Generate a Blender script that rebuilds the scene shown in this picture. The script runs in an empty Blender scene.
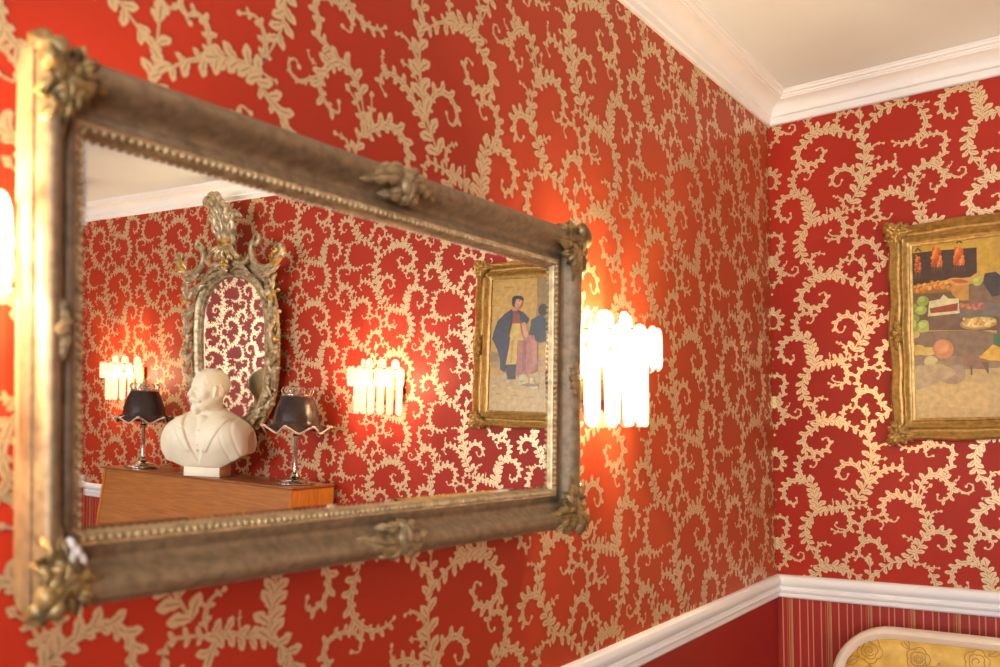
import bpy, bmesh, math, random
import numpy as np
from mathutils import Vector, Matrix, Euler

random.seed(7); rng = np.random.default_rng(7)
SC = bpy.context.scene
COL = SC.collection
PI = math.pi

EXPOSURE = 0.0
WINDOW_POWER = 112.0
WINDOW_COLOR = (0.95, 0.98, 1.0)
LAMP_COLOR = (1.0, 0.72, 0.42, 1); LAMP_STRENGTH = 2500.0
WALL_RED = (0.36, 0.021, 0.008, 1)
DADO_RED = (0.31, 0.016, 0.012, 1)
GOLD_PRINT = (0.70, 0.53, 0.31, 1); GOLD_VEIN = (0.22, 0.075, 0.03, 1)
CREAM_PAINT = (0.80, 0.80, 0.78, 1); CEIL_PAINT = (0.74, 0.81, 0.83, 1)
MIRROR_TINT = (0.93, 0.92, 0.89, 1)
BUST_ROT = -0.42
HEAD_TURN = 0.5

# ---------------------------------------------------------------- camera
def camera_axes(yaw, pitch, roll):
    cy, sy = math.cos(yaw), math.sin(yaw)
    fwd = Vector((sy*math.cos(pitch), cy*math.cos(pitch), math.sin(pitch)))
    right = Vector((cy, -sy, 0)); up = right.cross(fwd)
    c, s = math.cos(roll), math.sin(roll)
    return c*right+s*up, -s*right+c*up, fwd
cam_d = bpy.data.cameras.new('camera'); cam = bpy.data.objects.new('camera', cam_d); COL.objects.link(cam)
_r, _u, _f = camera_axes(-0.620889, 0.012677, -0.0162826)
cam.matrix_world = Matrix(((_r.x, _u.x, -_f.x, 0.943942), (_r.y, _u.y, -_f.y, -2.899248), (_r.z, _u.z, -_f.z, 1.425246), (0, 0, 0, 1)))
cam_d.sensor_width = 36.0; cam_d.lens = 866.7*36/1000
cam_d.shift_y = (425.226-333.5)/1000
cam_d.clip_start = 0.02
cam_d.dof.use_dof = True; cam_d.dof.focus_distance = 3.0; cam_d.dof.aperture_fstop = 4.2; cam_d.dof.aperture_blades = 9
SC.camera = cam

# ---------------------------------------------------------------- world, daylight, exposure
SC.view_settings.view_transform = 'Standard'; SC.view_settings.look = 'None'
SC.view_settings.exposure = EXPOSURE; SC.view_settings.gamma = 1.0
SC.view_settings.use_curve_mapping = False
world = bpy.data.worlds.new('world'); SC.world = world; world.use_nodes = True
bg = world.node_tree.nodes['Background']; bg.inputs[0].default_value = (0.85, 0.92, 1.0, 1); bg.inputs[1].default_value = 1.0
SC.cycles.max_bounces = 10; SC.cycles.diffuse_bounces = 5; SC.cycles.glossy_bounces = 6
SC.cycles.transmission_bounces = 6; SC.cycles.transparent_max_bounces = 16
SC.cycles.sample_clamp_indirect = 6.0; SC.cycles.caustics_refractive = False; SC.cycles.caustics_reflective = False

ROOM_X, ROOM_Y, CEIL = 4.8, -4.8, 2.535
DADO_TOP, CORNICE_BOTTOM = 0.95, 2.45
WINDOWS = [(0.95, 2.05), (2.85, 3.95)]          # openings in the front wall, x from/to
WIN_Z = (1.00, 2.25)
for x0, x1 in WINDOWS:
    ld = bpy.data.lights.new('daylight', 'AREA'); ld.shape = 'RECTANGLE'; ld.size = x1-x0; ld.size_y = WIN_Z[1]-WIN_Z[0]
    ld.energy = WINDOW_POWER; ld.color = WINDOW_COLOR
    lo = bpy.data.objects.new('daylight', ld); COL.objects.link(lo)
    lo.location = ((x0+x1)/2, ROOM_Y-0.22, sum(WIN_Z)/2); lo.rotation_euler = (PI/2, 0, 0)   # shines +y into the room

# ---------------------------------------------------------------- helpers
def srgb(r, g, b):
    f = lambda c: (c/255/12.92) if c/255 <= 0.04045 else ((c/255+0.055)/1.055)**2.4
    return (f(r), f(g), f(b), 1)

class MB:
    """collects geometry; build() links it as ONE mesh object"""
    def __init__(s): s.v = []; s.f = []; s.m = []
    def add(s, verts, faces, M=None, mi=0):
        o = len(s.v)
        s.v += [tuple(M @ Vector(v)) for v in verts] if M is not None else [tuple(v) for v in verts]
        s.f += [tuple(i+o for i in f) for f in faces]; s.m += [mi]*len(faces)
    def bm(s, b, M=None, mi=0):
        b.verts.index_update(); s.add([v.co.copy() for v in b.verts], [[v.index for v in f.verts] for f in b.faces], M, mi); b.free()
    def box(s, lo, hi, bev=0.0, seg=2, M=None, mi=0):
        b = bmesh.new(); bmesh.ops.create_cube(b, size=1)
        for v in b.verts: v.co = Vector(((lo[i]+hi[i])/2+v.co[i]*(hi[i]-lo[i]) for i in range(3)))
        if bev > 0: bmesh.ops.bevel(b, geom=list(b.edges), offset=bev, segments=seg, affect='EDGES', profile=0.5)
        s.bm(b, M, mi)
    def lathe(s, prof, n=24, M=None, mi=0, wob=None):
        V = []; F = []
        for (r, z) in prof:
            for k in range(n):
                a = 2*PI*k/n; rr, zz = (r, z) if wob is None else wob(r, z, a)
                V.append((rr*math.cos(a), rr*math.sin(a), zz))
        for i in range(len(prof)-1):
            for k in range(n): F.append((i*n+k, i*n+(k+1) % n, (i+1)*n+(k+1) % n, (i+1)*n+k))
        s.add(V, F, M, mi)
    def ball(s, c, r, n=10, M=None, mi=0, sc=(1, 1, 1)):
        b = bmesh.new(); bmesh.ops.create_uvsphere(b, u_segments=n, v_segments=max(4, n*2//3), radius=1)
        for v in b.verts: v.co = Vector((c[0]+v.co.x*r*sc[0], c[1]+v.co.y*r*sc[1], c[2]+v.co.z*r*sc[2]))
        s.bm(b, M, mi)
    def tube(s, pts, rad, n=8, M=None, mi=0, flat=1.0, nrm=None, cap=True):
        P = [Vector(p) for p in pts]; N = len(P); V = []; F = []
        R = rad if hasattr(rad, '__len__') else [rad]*N
        ref = Vector(nrm) if nrm is not None else None; prev = None
        for i in range(N):
            t = (P[min(i+1, N-1)]-P[max(i-1, 0)]).normalized()
            if ref is not None: a = t.cross(ref).normalized(); b2 = a.cross(t).normalized()
            else:
                if prev is None: prev = t.orthogonal().normalized()
                a = (prev-t*prev.dot(t)).normalized(); prev = a; b2 = t.cross(a)
            for k in range(n):
                th = 2*PI*k/n; V.append(P[i]+a*math.cos(th)*R[i]+b2*math.sin(th)*R[i]*flat)
        for i in range(N-1):
            for k in range(n): F.append((i*n+k, i*n+(k+1) % n, (i+1)*n+(k+1) % n, (i+1)*n+k))
        if cap: F.append(tuple(range(n-1, -1, -1))); F.append(tuple((N-1)*n+k for k in range(n)))
        s.add(V, F, M, mi)
    def prism(s, outline, d0, d1, fr, bev=0.0, M=None, mi=0):
        """outline (a,b) extruded between depths d0<d1; fr(a,b,d) gives the 3-D point; bev chamfers the d1 face"""
        n = len(outline); ca = sum(p[0] for p in outline)/n; cb = sum(p[1] for p in outline)/n
        L = [(outline, d0)]
        if bev > 0:
            ins = []
            for a, b in outline:
                dx, dy = a-ca, b-cb; l = math.hypot(dx, dy) or 1; k = max(0, 1-bev/l); ins.append((ca+dx*k, cb+dy*k))
            L += [(outline, d1-bev), (ins, d1)]
        else: L += [(outline, d1)]
        V = [fr(a, b, d) for ol, d in L for a, b in ol]; F = [tuple(range(n-1, -1, -1))]
        for i in range(len(L)-1):
            for k in range(n): F.append((i*n+k, i*n+(k+1) % n, (i+1)*n+(k+1) % n, (i+1)*n+k))
        F.append(tuple((len(L)-1)*n+k for k in range(n))); s.add(V, F, M, mi)
    def leaf(s, spine, nrm, width, height, lobes=4, rows=22, curl=0.0, M=None, mi=0, scal=0.45, tip=0.08):
        """carved acanthus leaf: domed strip with a scalloped edge along a 3-D spine"""
        S = catmull([Vector(p) for p in spine], rows); nrm = Vector(nrm); C = (-1, -.72, -.4, -.12, 0, .12, .4, .72, 1); V = []; F = []
        for i in range(rows):
            t = i/(rows-1); tg = (S[min(i+1, rows-1)]-S[max(i-1, 0)]).normalized(); side = tg.cross(nrm).normalized(); up = side.cross(tg).normalized()
            base = math.sin(PI*min(1, (t*0.86+0.14)))**0.7*(1-tip)+tip*(1-t)
            lob = abs(math.sin(PI*lobes*t)); sc = 1-scal*(1-lob)**1.5
            for c in C:
                w = width*base*(sc if abs(c) > .7 else (0.5+0.5*sc) if abs(c) > .3 else 1)
                h = height*base*(0.25+0.75*math.sqrt(max(0, 1-c*c)))*(1 if c else .72)
                if abs(c) > .3: h *= 0.8+0.35*lob
                V.append(S[i]+side*w*c+up*(h+curl*t*t))
        k = len(C)
        for i in range(rows-1):
            for j in range(k-1): F.append((i*k+j, i*k+j+1, (i+1)*k+j+1, (i+1)*k+j))
        s.add(V, F, M, mi)
    def build(s, name, mats, parent=None, smooth=True, ang=40, M=None):
        me = bpy.data.meshes.new(name); me.from_pydata([tuple(v) for v in s.v], [], s.f)
        if not isinstance(mats, (list, tuple)): mats = [mats]
        for m in mats: me.materials.append(m)
        if len(mats) > 1: me.polygons.foreach_set('material_index', s.m)
        me.update()
        b = bmesh.new(); b.from_mesh(me)
        if len(b.faces) < 60000: bmesh.ops.recalc_face_normals(b, faces=b.faces)
        b.to_mesh(me); b.free()
        if smooth:
            me.polygons.foreach_set('use_smooth', [True]*len(me.polygons)); me.set_sharp_from_angle(angle=math.radians(ang))
        return link(name, me, parent, M)

def link(name, data, parent=None, M=None):
    o = bpy.data.objects.new(name, data); COL.objects.link(o)
    if parent is not None: o.parent = parent
    if M is not None: o.matrix_local = M
    return o
def tag(o, label, cat, group=None, kind=None):
    o['label'] = label; o['category'] = cat
    if group: o['group'] = group
    if kind: o['kind'] = kind
    return o
def thing(name, label, cat, loc=(0, 0, 0), rz=0.0, group=None, M=None):
    o = bpy.data.objects.new(name, None); COL.objects.link(o); o.empty_display_size = 0.05
    if M is not None: o.matrix_world = M
    else: o.location = loc; o.rotation_euler = (0, 0, rz)
    return tag(o, label, cat, group)
def struct(o): o['kind'] = 'structure'; return o
def copy_tree(o, parent=None):
    c = o.copy(); COL.objects.link(c)
    if parent is not None: c.parent = parent
    for ch in list(o.children): copy_tree(ch, c)
    return c
def catmull(P, n):
    P = [Vector(p) for p in P]; k = len(P)-1; out = []
    for i in range(n):
        t = i/(n-1)*k; j = min(int(t), k-1); u = t-j
        p1, p2 = P[j], P[j+1]; p0 = P[j-1] if j > 0 else p1*2-p2; p3 = P[j+2] if j+2 <= k else p2*2-p1
        out.append(0.5*((2*p1)+(p2-p0)*u+(2*p0-5*p1+4*p2-p3)*u*u+(3*p1-p0-3*p2+p3)*u**3))
    return out
def spiral(c, r0, r1, a0, a1, n=18):
    return [(c[0]+(r0+(r1-r0)*i/(n-1))*math.cos(a0+(a1-a0)*i/(n-1)), c[1]+(r0+(r1-r0)*i/(n-1))*math.sin(a0+(a1-a0)*i/(n-1))) for i in range(n)]
def rect_frame(mb, u0, u1, v0, v1, prof, fr, sub=1, outer=None):
    """mitred rectangular frame: prof = [(d outwards, w out of the wall)]"""
    cs = [(u0, v0, -1, -1), (u1, v0, 1, -1), (u1, v1, 1, 1), (u0, v1, -1, 1)]
    V = []; F = []; n = len(prof); rows = 0
    for q in range(4):
        a = cs[q]; b = cs[(q+1) % 4]
        for i in range(sub):
            t = i/sub; rows += 1
            for j, (d, w) in enumerate(prof):
                pa = (a[0]+a[2]*d, a[1]+a[3]*d); pb = (b[0]+b[2]*d, b[1]+b[3]*d)
                u = pa[0]+(pb[0]-pa[0])*t; v = pa[1]+(pb[1]-pa[1])*t
                if outer:
                    e = outer(t, q)*j/(n-1)
                    u += (0, 1, 0, -1)[q]*e; v += (-1, 0, 1, 0)[q]*e
                V.append(fr(u, v, w))
    for r in range(rows):
        for j in range(n-1):
            r2 = (r+1) % rows; F.append((r*n+j, r*n+j+1, r2*n+j+1, r2*n+j))
    mb.add(V, F)

# ---------------------------------------------------------------- materials
def material(name): 
    m = bpy.data.materials.new(name); m.use_nodes = True
    return m, m.node_tree, m.node_tree.nodes['Principled BSDF']
def nd(nt, t, **kw):
    n = nt.nodes.new(t)
    for k, v in kw.items(): setattr(n, k, v)
    return n
def plain(name, col, rough=0.5, metal=0.0, var=0.12, scale=30.0, bump=0.0, spec=0.5, coat=0.0, stretch=None, col2=None, detail=4.0):
    m, nt, b = material(name)
    tc = nd(nt, 'ShaderNodeTexCoord'); src = tc.outputs['Object']
    if stretch:
        mp = nd(nt, 'ShaderNodeMapping'); mp.inputs['Scale'].default_value = stretch; nt.links.new(src, mp.inputs[0]); src = mp.outputs[0]
    nz = nd(nt, 'ShaderNodeTexNoise'); nz.inputs['Scale'].default_value = scale; nz.inputs['Detail'].default_value = detail
    nt.links.new(src, nz.inputs['Vector'])
    cr = nd(nt, 'ShaderNodeValToRGB'); c = Vector(col[:3])
    a = Vector(col2[:3]) if col2 else c*(1-var); d = c*(1+var)
    cr.color_ramp.elements[0].position = 0.32; cr.color_ramp.elements[1].position = 0.68
    cr.color_ramp.elements[0].color = (*a, 1); cr.color_ramp.elements[1].color = (*[min(1, x) for x in d], 1)
    nt.links.new(nz.outputs['Fac'], cr.inputs[0]); nt.links.new(cr.outputs[0], b.inputs['Base Color'])
    b.inputs['Roughness'].default_value = rough; b.inputs['Metallic'].default_value = metal
    b.inputs['Specular IOR Level'].default_value = spec; b.inputs['Coat Weight'].default_value = coat
    if bump:
        bp = nd(nt, 'ShaderNodeBump'); bp.inputs['Strength'].default_value = bump; bp.inputs['Distance'].default_value = 0.002
        nt.links.new(nz.outputs['Fac'], bp.inputs['Height']); nt.links.new(bp.outputs[0], b.inputs['Normal'])
    return m
def print_gold():
    m, nt, b = material('wallpaper gold print')
    uv = nd(nt, 'ShaderNodeUVMap'); uv.uv_map = 'UVMap'; sp = nd(nt, 'ShaderNodeSeparateXYZ'); nt.links.new(uv.outputs[0], sp.inputs[0])
    s = nd(nt, 'ShaderNodeMath', operation='SUBTRACT'); nt.links.new(sp.outputs['Y'], s.inputs[0]); s.inputs[1].default_value = 0.5
    a = nd(nt, 'ShaderNodeMath', operation='ABSOLUTE'); nt.links.new(s.outputs[0], a.inputs[0])
    mr = nd(nt, 'ShaderNodeMapRange'); nt.links.new(a.outputs[0], mr.inputs[0]); mr.inputs[1].default_value = 0.03; mr.inputs[2].default_value = 0.085; mr.inputs[3].default_value = 1; mr.inputs[4].default_value = 0
    x = nd(nt, 'ShaderNodeMapRange'); nt.links.new(sp.outputs['X'], x.inputs[0]); x.inputs[1].default_value = 0.62; x.inputs[2].default_value = 0.8; x.inputs[3].default_value = 1; x.inputs[4].default_value = 0
    mu = nd(nt, 'ShaderNodeMath', operation='MULTIPLY'); nt.links.new(mr.outputs[0], mu.inputs[0]); nt.links.new(x.outputs[0], mu.inputs[1])
    mx = nd(nt, 'ShaderNodeMix', data_type='RGBA'); nt.links.new(mu.outputs[0], mx.inputs['Factor'])
    mx.inputs['A'].default_value = GOLD_PRINT; mx.inputs['B'].default_value = GOLD_VEIN
    nt.links.new(mx.outputs['Result'], b.inputs['Base Color'])
    b.inputs['Roughness'].default_value = 0.38; b.inputs['Metallic'].default_value = 0.62
    return m
def striped(name, axis):
    """dado paper: fine gold stripes in groups on red; repeat 0.12 m along the wall"""
    m, nt, b = material(name)
    tc = nd(nt, 'ShaderNodeTexCoord'); sp = nd(nt, 'ShaderNodeSeparateXYZ'); nt.links.new(tc.outputs['Object'], sp.inputs[0])
    sc = nd(nt, 'ShaderNodeMath', operation='MULTIPLY'); sc.inputs[1].default_value = 1/0.124; nt.links.new(sp.outputs[axis], sc.inputs[0])
    of = nd(nt, 'ShaderNodeMath', operation='ADD'); of.inputs[1].default_value = 20.62; nt.links.new(sc.outputs[0], of.inputs[0])
    fr = nd(nt, 'ShaderNodeMath', operation='FRACT'); nt.links.new(of.outputs[0], fr.inputs[0])
    cr = nd(nt, 'ShaderNodeValToRGB'); cr.color_ramp.interpolation = 'CONSTANT'
    red = DADO_RED; gold = srgb(196, 128, 86); olive = srgb(150, 120, 60); dim = srgb(170, 90, 62)
    marks = [(0, gold), (.022, red), (.19, gold), (.222, red), (.40, gold), (.428, red), (.535, gold), (.562, red), (.745, gold), (.775, red), (.865, dim), (.885, red), (.915, gold), (.937, red), (.955, olive)]
    e = cr.color_ramp.elements
    e[0].position = 0; e[0].color = gold; e[1].position = marks[1][0]; e[1].color = red
    for p, c in marks[2:]:
        q = e.new(p); q.color = c
    nt.links.new(fr.outputs[0], cr.inputs[0]); nt.links.new(cr.outputs[0], b.inputs['Base Color']); b.inputs['Roughness'].default_value = 0.5
    return m
def wood(name, c1, c2, axis_scale, rough=0.35, coat=0.3):
    m, nt, b = material(name)
    tc = nd(nt, 'ShaderNodeTexCoord'); mp = nd(nt, 'ShaderNodeMapping'); mp.inputs['Scale'].default_value = axis_scale; nt.links.new(tc.outputs['Object'], mp.inputs[0])
    nz = nd(nt, 'ShaderNodeTexNoise'); nz.inputs['Scale'].default_value = 6; nz.inputs['Detail'].default_value = 8; nz.inputs['Distortion'].default_value = 0.6; nt.links.new(mp.outputs[0], nz.inputs['Vector'])
    cr = nd(nt, 'ShaderNodeValToRGB'); cr.color_ramp.elements[0].position = .3; cr.color_ramp.elements[1].position = .7; cr.color_ramp.elements[0].color = c1; cr.color_ramp.elements[1].color = c2
    nt.links.new(nz.outputs['Fac'], cr.inputs[0]); nt.links.new(cr.outputs[0], b.inputs['Base Color']); b.inputs['Roughness'].default_value = rough; b.inputs['Coat Weight'].default_value = coat
    return m
def crystal():
    m, nt, b = material('lead crystal'); nt.nodes.remove(b); out = nt.nodes['Material Output']
    tr = nd(nt, 'ShaderNodeBsdfTransparent'); tr.inputs[0].default_value = (1, .98, .95, 1)
    tl = nd(nt, 'ShaderNodeBsdfTranslucent'); tl.inputs[0].default_value = (.95, .94, .92, 1)
    gl = nd(nt, 'ShaderNodeBsdfGlossy'); gl.inputs['Roughness'].default_value = 0.08
    a = nd(nt, 'ShaderNodeMixShader'); a.inputs[0].default_value = 0.55; nt.links.new(tr.outputs[0], a.inputs[1]); nt.links.new(tl.outputs[0], a.inputs[2])
    lw = nd(nt, 'ShaderNodeLayerWeight'); lw.inputs[0].default_value = 0.3; fz = nd(nt, 'ShaderNodeMath', operation='MULTIPLY'); fz.inputs[1].default_value = 0.35; nt.links.new(lw.outputs['Facing'], fz.inputs[0])
    c = nd(nt, 'ShaderNodeMixShader'); nt.links.new(fz.outputs[0], c.inputs[0]); nt.links.new(a.outputs[0], c.inputs[1]); nt.links.new(gl.outputs[0], c.inputs[2])
    nt.links.new(c.outputs[0], out.inputs[0]); return m
def mirror_glass():
    m, nt, b = material('silvered mirror glass'); b.inputs['Base Color'].default_value = MIRROR_TINT; b.inputs['Metallic'].default_value = 1; b.inputs['Roughness'].default_value = 0.0
    return m
def emit(name, col, s):
    m, nt, b = material(name); b.inputs['Base Color'].default_value = (0.8, 0.8, 0.8, 1); b.inputs['Emission Color'].default_value = col; b.inputs['Emission Strength'].default_value = s
    return m
def pane_glass():
    m, nt, b = material('window glass'); nt.nodes.remove(b); out = nt.nodes['Material Output']
    tr = nd(nt, 'ShaderNodeBsdfTransparent'); gl = nd(nt, 'ShaderNodeBsdfGlossy'); gl.inputs['Roughness'].default_value = 0.0
    c = nd(nt, 'ShaderNodeMixShader'); c.inputs[0].default_value = 0.06; nt.links.new(tr.outputs[0], c.inputs[1]); nt.links.new(gl.outputs[0], c.inputs[2]); nt.links.new(c.outputs[0], out.inputs[0]); return m
def smoked_glass():
    m, nt, b = material('smoked shade glass'); out = nt.nodes['Material Output']
    b.inputs['Base Color'].default_value = srgb(58, 44, 40); b.inputs['Roughness'].default_value = 0.22; b.inputs['Coat Weight'].default_value = 0.4
    tr = nd(nt, 'ShaderNodeBsdfTransparent'); tr.inputs[0].default_value = (.55, .36, .3, 1)
    c = nd(nt, 'ShaderNodeMixShader'); c.inputs[0].default_value = 0.22; nt.links.new(b.outputs[0], c.inputs[1]); nt.links.new(tr.outputs[0], c.inputs[2]); nt.links.new(c.outputs[0], out.inputs[0]); return m

M_RED = plain('red wallpaper ground', WALL_RED, 0.5, var=0.05, scale=400, spec=0.25)
_b = M_RED.node_tree.nodes['Principled BSDF']; _b.inputs['Sheen Weight'].default_value = 0.3; _b.inputs['Sheen Roughness'].default_value = 0.4; _b.inputs['Sheen Tint'].default_value = (1, .46, .1, 1)
M_PRINT = print_gold()
M_STRX = striped('striped dado paper along x', 'X'); M_STRY = striped('striped dado paper along y', 'Y')
M_STRP = plain('plain red dado paper', DADO_RED, 0.5, var=.06, scale=300, spec=.3)
M_WHITE = plain('cream white paint', CREAM_PAINT, 0.45, var=0.015, scale=12)
M_CEIL = plain('ceiling paint', CEIL_PAINT, 0.8, var=0.015, scale=4)
M_FLOOR = wood('oak floor', srgb(96, 62, 38), srgb(140, 96, 60), (1, 12, 1))
M_GILT = plain('aged gilt', srgb(140, 116, 86), 0.45, metal=0.25, var=0.1, scale=70, bump=0.25, col2=srgb(112, 92, 68))
M_GILTL = plain('rubbed gilt', srgb(206, 180, 134), 0.36, metal=0.3, var=0.12, scale=60, bump=0.2, col2=srgb(162, 134, 94))
M_RAIL = plain('carved gilt spray', srgb(160, 134, 94), 0.42, metal=0.3, var=0.12, scale=60, bump=0.2, col2=srgb(122, 100, 70))
M_GILTD = plain('carved tarnished gilt', srgb(148, 122, 74), 0.4, metal=0.4, var=0.3, scale=70, bump=0.3, col2=srgb(82, 66, 42))
M_PICG = plain('honey gold leaf', srgb(184, 146, 76), 0.36, metal=0.45, var=0.1, scale=70, bump=0.2, col2=srgb(150, 114, 56))
M_SILVG = plain('silver gilt carving', srgb(200, 180, 142), 0.36, metal=0.3, var=0.15, scale=50, bump=0.3, col2=srgb(128, 108, 78))
M_SILVH = plain('bright silver gilt', srgb(206, 184, 140), 0.3, metal=0.45, var=0.15, scale=50, col2=srgb(140, 116, 78))
M_BRIGHT = plain('bright gold leaf', srgb(214, 172, 84), 0.28, metal=0.6, var=0.12, scale=60, col2=srgb(170, 124, 50))
M_PLASTER = plain('bare plaster', srgb(225, 222, 215), 0.8, var=0.05)
M_MIRROR = mirror_glass()
M_MARBLE = plain('cream marble', srgb(250, 243, 216), 0.45, var=0.05, scale=9, bump=0.05)
M_TEAK = wood('teak veneer', srgb(150, 88, 40), srgb(184, 118, 58), (1.2, 14, 26), 0.32, 0.35)
M_TEAKE = wood('teak veneer end', srgb(178, 104, 34), srgb(206, 132, 50), (6, 14, 2), 0.3, 0.35)
M_EDGE = wood('teak edging', srgb(120, 66, 30), srgb(150, 92, 48), (2, 10, 10), 0.3, 0.4)
M_BRASS = plain('brass', srgb(200, 158, 80), 0.25, metal=1.0, var=0.08)
M_SILVER = plain('polished silver', srgb(215, 208, 198), 0.16, metal=1.0, var=0.06)
M_CRYSTAL = crystal(); M_BULB = emit('warm lamp', LAMP_COLOR, LAMP_STRENGTH)
M_SMOKE = smoked_glass(); M_RUFF = plain('glass ruffle rim', srgb(206, 180, 160), 0.2, var=0.2, scale=60, coat=0.3)
M_PANE = pane_glass()
M_BLACK = plain('black lacquer', srgb(22, 20, 20), 0.2, var=0.1, coat=0.5); M_IVORY = plain('ivory key', srgb(236, 230, 214), 0.25, var=0.03)
M_SILK = plain('gold silk brocade', srgb(212, 176, 84), 0.4, var=0.12, scale=25, col2=srgb(190, 150, 62)); M_SILKD = plain('brocade outline', srgb(168, 122, 50), 0.5, var=0.1)
M_SETTEE = plain('cream painted wood', srgb(226, 212, 192), 0.4, var=0.03)

# ---------------------------------------------------------------- the room
T = 0.12
mb = MB(); mb.box((-T, ROOM_Y-T, -0.1), (ROOM_X+T, T, 0)); struct(mb.build('floor', M_FLOOR, smooth=False))
mb = MB(); mb.box((-T, ROOM_Y-T, CEIL), (ROOM_X+T, T, CEIL+0.1)); struct(mb.build('ceiling', M_CEIL, smooth=False))

# wallpaper print: scrolling acanthus, one repeat traced as spines [points in 0.1 mm], leaf lengths left/right, pairs, from, to, ball end
FRONDS = [[[[2581,12074],[2838,12508],[2982,12983],[3037,13314],[3040,13644],[2991,14117],[2947,14592],[2929,14758]],275,275,9,0.0,1,0],[[[3064,13314],[3127,13573],[3285,13737],[3462,13816],[3614,13782]],73,100,3,0.2,0.8,1],[[[3060,13125],[3276,13324],[3474,13362]],99,99,2,0.3,0.9,0],[[[2835,12365],[3086,12654],[3290,12892],[3489,13025],[3738,13074],[3951,13006],[4011,12831],[3893,12691]],163,154,7,0.1,0.85,1],[[[3815,13084],[3946,13201],[3937,13363]],55,55,2,0.2,0.7,1],[[[2841,12650],[2735,12981],[2536,13169],[2308,13192],[2121,13071],[2048,12877],[2137,12710],[2275,12712],[2347,12857]],94,187,7,0.05,0.75,1],[[[2354,16559],[2628,16588],[2854,16597],[2964,16495],[2975,16352]],120,120,4,0.1,0.8,0],[[[2354,16559],[2381,16797],[2294,16996],[2088,17098]],105,96,3,0.2,0.8,1],[[[2124,16598],[2303,16322],[2389,16028],[2292,15793],[2059,15708],[1804,15793]],190,114,6,0.05,0.85,1],[[[2223,15797],[2015,15831],[1901,15934],[1963,16013]],38,38,2,0.2,0.7,1],[[[2307,16538],[2030,16531],[1794,16425],[1556,16367],[1340,16291]],186,186,6,0.05,1,0],[[[1793,16401],[1863,16591],[1848,16786]],48,48,2,0.2,0.7,0],[[[1363,16231],[1370,16574],[1281,16924],[1193,17324]],257,257,6,0.1,1,0],[[[1188,17078],[1024,17337],[882,17497],[790,17803],[893,18042],[1089,18122],[1305,18077],[1374,17923],[1275,17784],[1179,17818]],177,108,8,0.15,0.8,1],[[[1069,17161],[854,17326],[609,17345],[382,17188],[277,16945],[372,16688],[568,16576],[717,16616],[695,16767]],129,189,8,0.1,0.85,1],[[[1364,16280],[1145,16145],[996,15931],[966,15661],[1032,15337],[1194,15012],[1427,14662]],215,224,6,0.1,0.66,0],[[[1427,14702],[1326,14876],[1331,15146],[1478,15336],[1747,15277]],106,126,4,0.15,0.8,1],[[[1400,14532],[1616,14624],[1851,14618],[2151,14539]],235,226,5,0.0,1,0],[[[1521,14626],[1282,14583],[1113,14553]],67,67,2,0.2,0.9,0],[[[2220,14513],[2226,14802],[2275,14944],[2414,15012],[2548,14912],[2502,14851]],122,103,4,0.1,0.7,1],[[[2082,14564],[2311,14463],[2537,14363],[2716,14240],[2959,14047]],138,202,4,0.0,0.75,0],[[[1494,14481],[1276,14289],[1031,14121],[978,13851],[1166,13628],[1452,13554],[1714,13674],[1798,13892],[1721,14039],[1579,13982]],145,222,9,0.05,0.85,1],[[[4280,10486],[4498,10911],[4628,11191],[4593,11508],[4496,11824],[4314,12162]],208,199,8,0.0,0.95,0],[[[4628,11191],[4696,11467],[4763,11720],[5002,11774]],80,89,3,0.3,0.8,1],[[[4539,10913],[4792,11131],[5078,11123],[5215,10928],[5170,10701],[5007,10623],[4907,10730]],197,85,7,0.1,0.75,1],[[[4347,10674],[4203,10849],[3951,10973]],110,101,3,0.2,0.9,0],[[[4434,11868],[4144,12088],[3848,12218],[3589,12188],[3388,11972],[3383,11691],[3509,11463],[3703,11401],[3800,11531]],151,204,9,0.05,0.82,1],[[[4351,11911],[4231,12229],[4205,12596]],108,108,3,0.3,0.95,0],[[[4394,11958],[4506,12327],[4718,12537]],126,117,3,0.3,0.95,0],[[[4355,12094],[4447,12509],[4619,12786],[4869,12880],[5111,12748],[5288,12481],[5263,12278],[5098,12116],[4915,12111],[4918,12269]],200,139,9,0.18,0.85,1],[[[4618,12740],[4726,12924],[4700,13060]],63,63,2,0.2,0.8,1],[[[5269,12571],[5467,12440],[5664,12333],[5843,12404],[5866,12560],[5749,12624],[5688,12534]],50,66,6,0.05,0.8,1],[[[5352,12684],[5473,12731],[5515,12843]],51,51,2,0.2,0.9,0],[[[4992,12904],[5117,13041],[5313,13110],[5285,13335],[5370,13559],[5252,13717],[5010,13764],[4763,13720],[4614,13561],[4653,13415],[4819,13447]],112,137,10,0.02,0.85,1],[[[4281,10488],[3949,10203],[3604,10133],[3339,9927],[3024,9620]],211,220,7,0.0,1,0],[[[3387,10140],[3328,10487],[3157,10735],[2914,10768],[2664,10587],[2636,10348],[2791,10217],[2950,10345]],110,193,7,0.1,0.8,1],[[[2803,10785],[2697,11111],[2747,11351],[2951,11502],[3195,11488],[3367,11308],[3298,11164]],148,92,7,0.02,0.8,1],[[[4065,10288],[4272,10119],[4482,10134],[4706,9969]],100,108,4,0.05,0.9,0],[[[4521,10023],[4688,10058],[4926,10054]],75,75,3,0.2,0.9,0],[[[4603,9984],[4743,9745],[4819,9435],[4669,9126],[4333,8957],[4038,8974],[3870,9073]],182,121,8,0.1,0.9,1]]
STEP = (0.497, -0.2368); DROP = 0.4715
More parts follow.
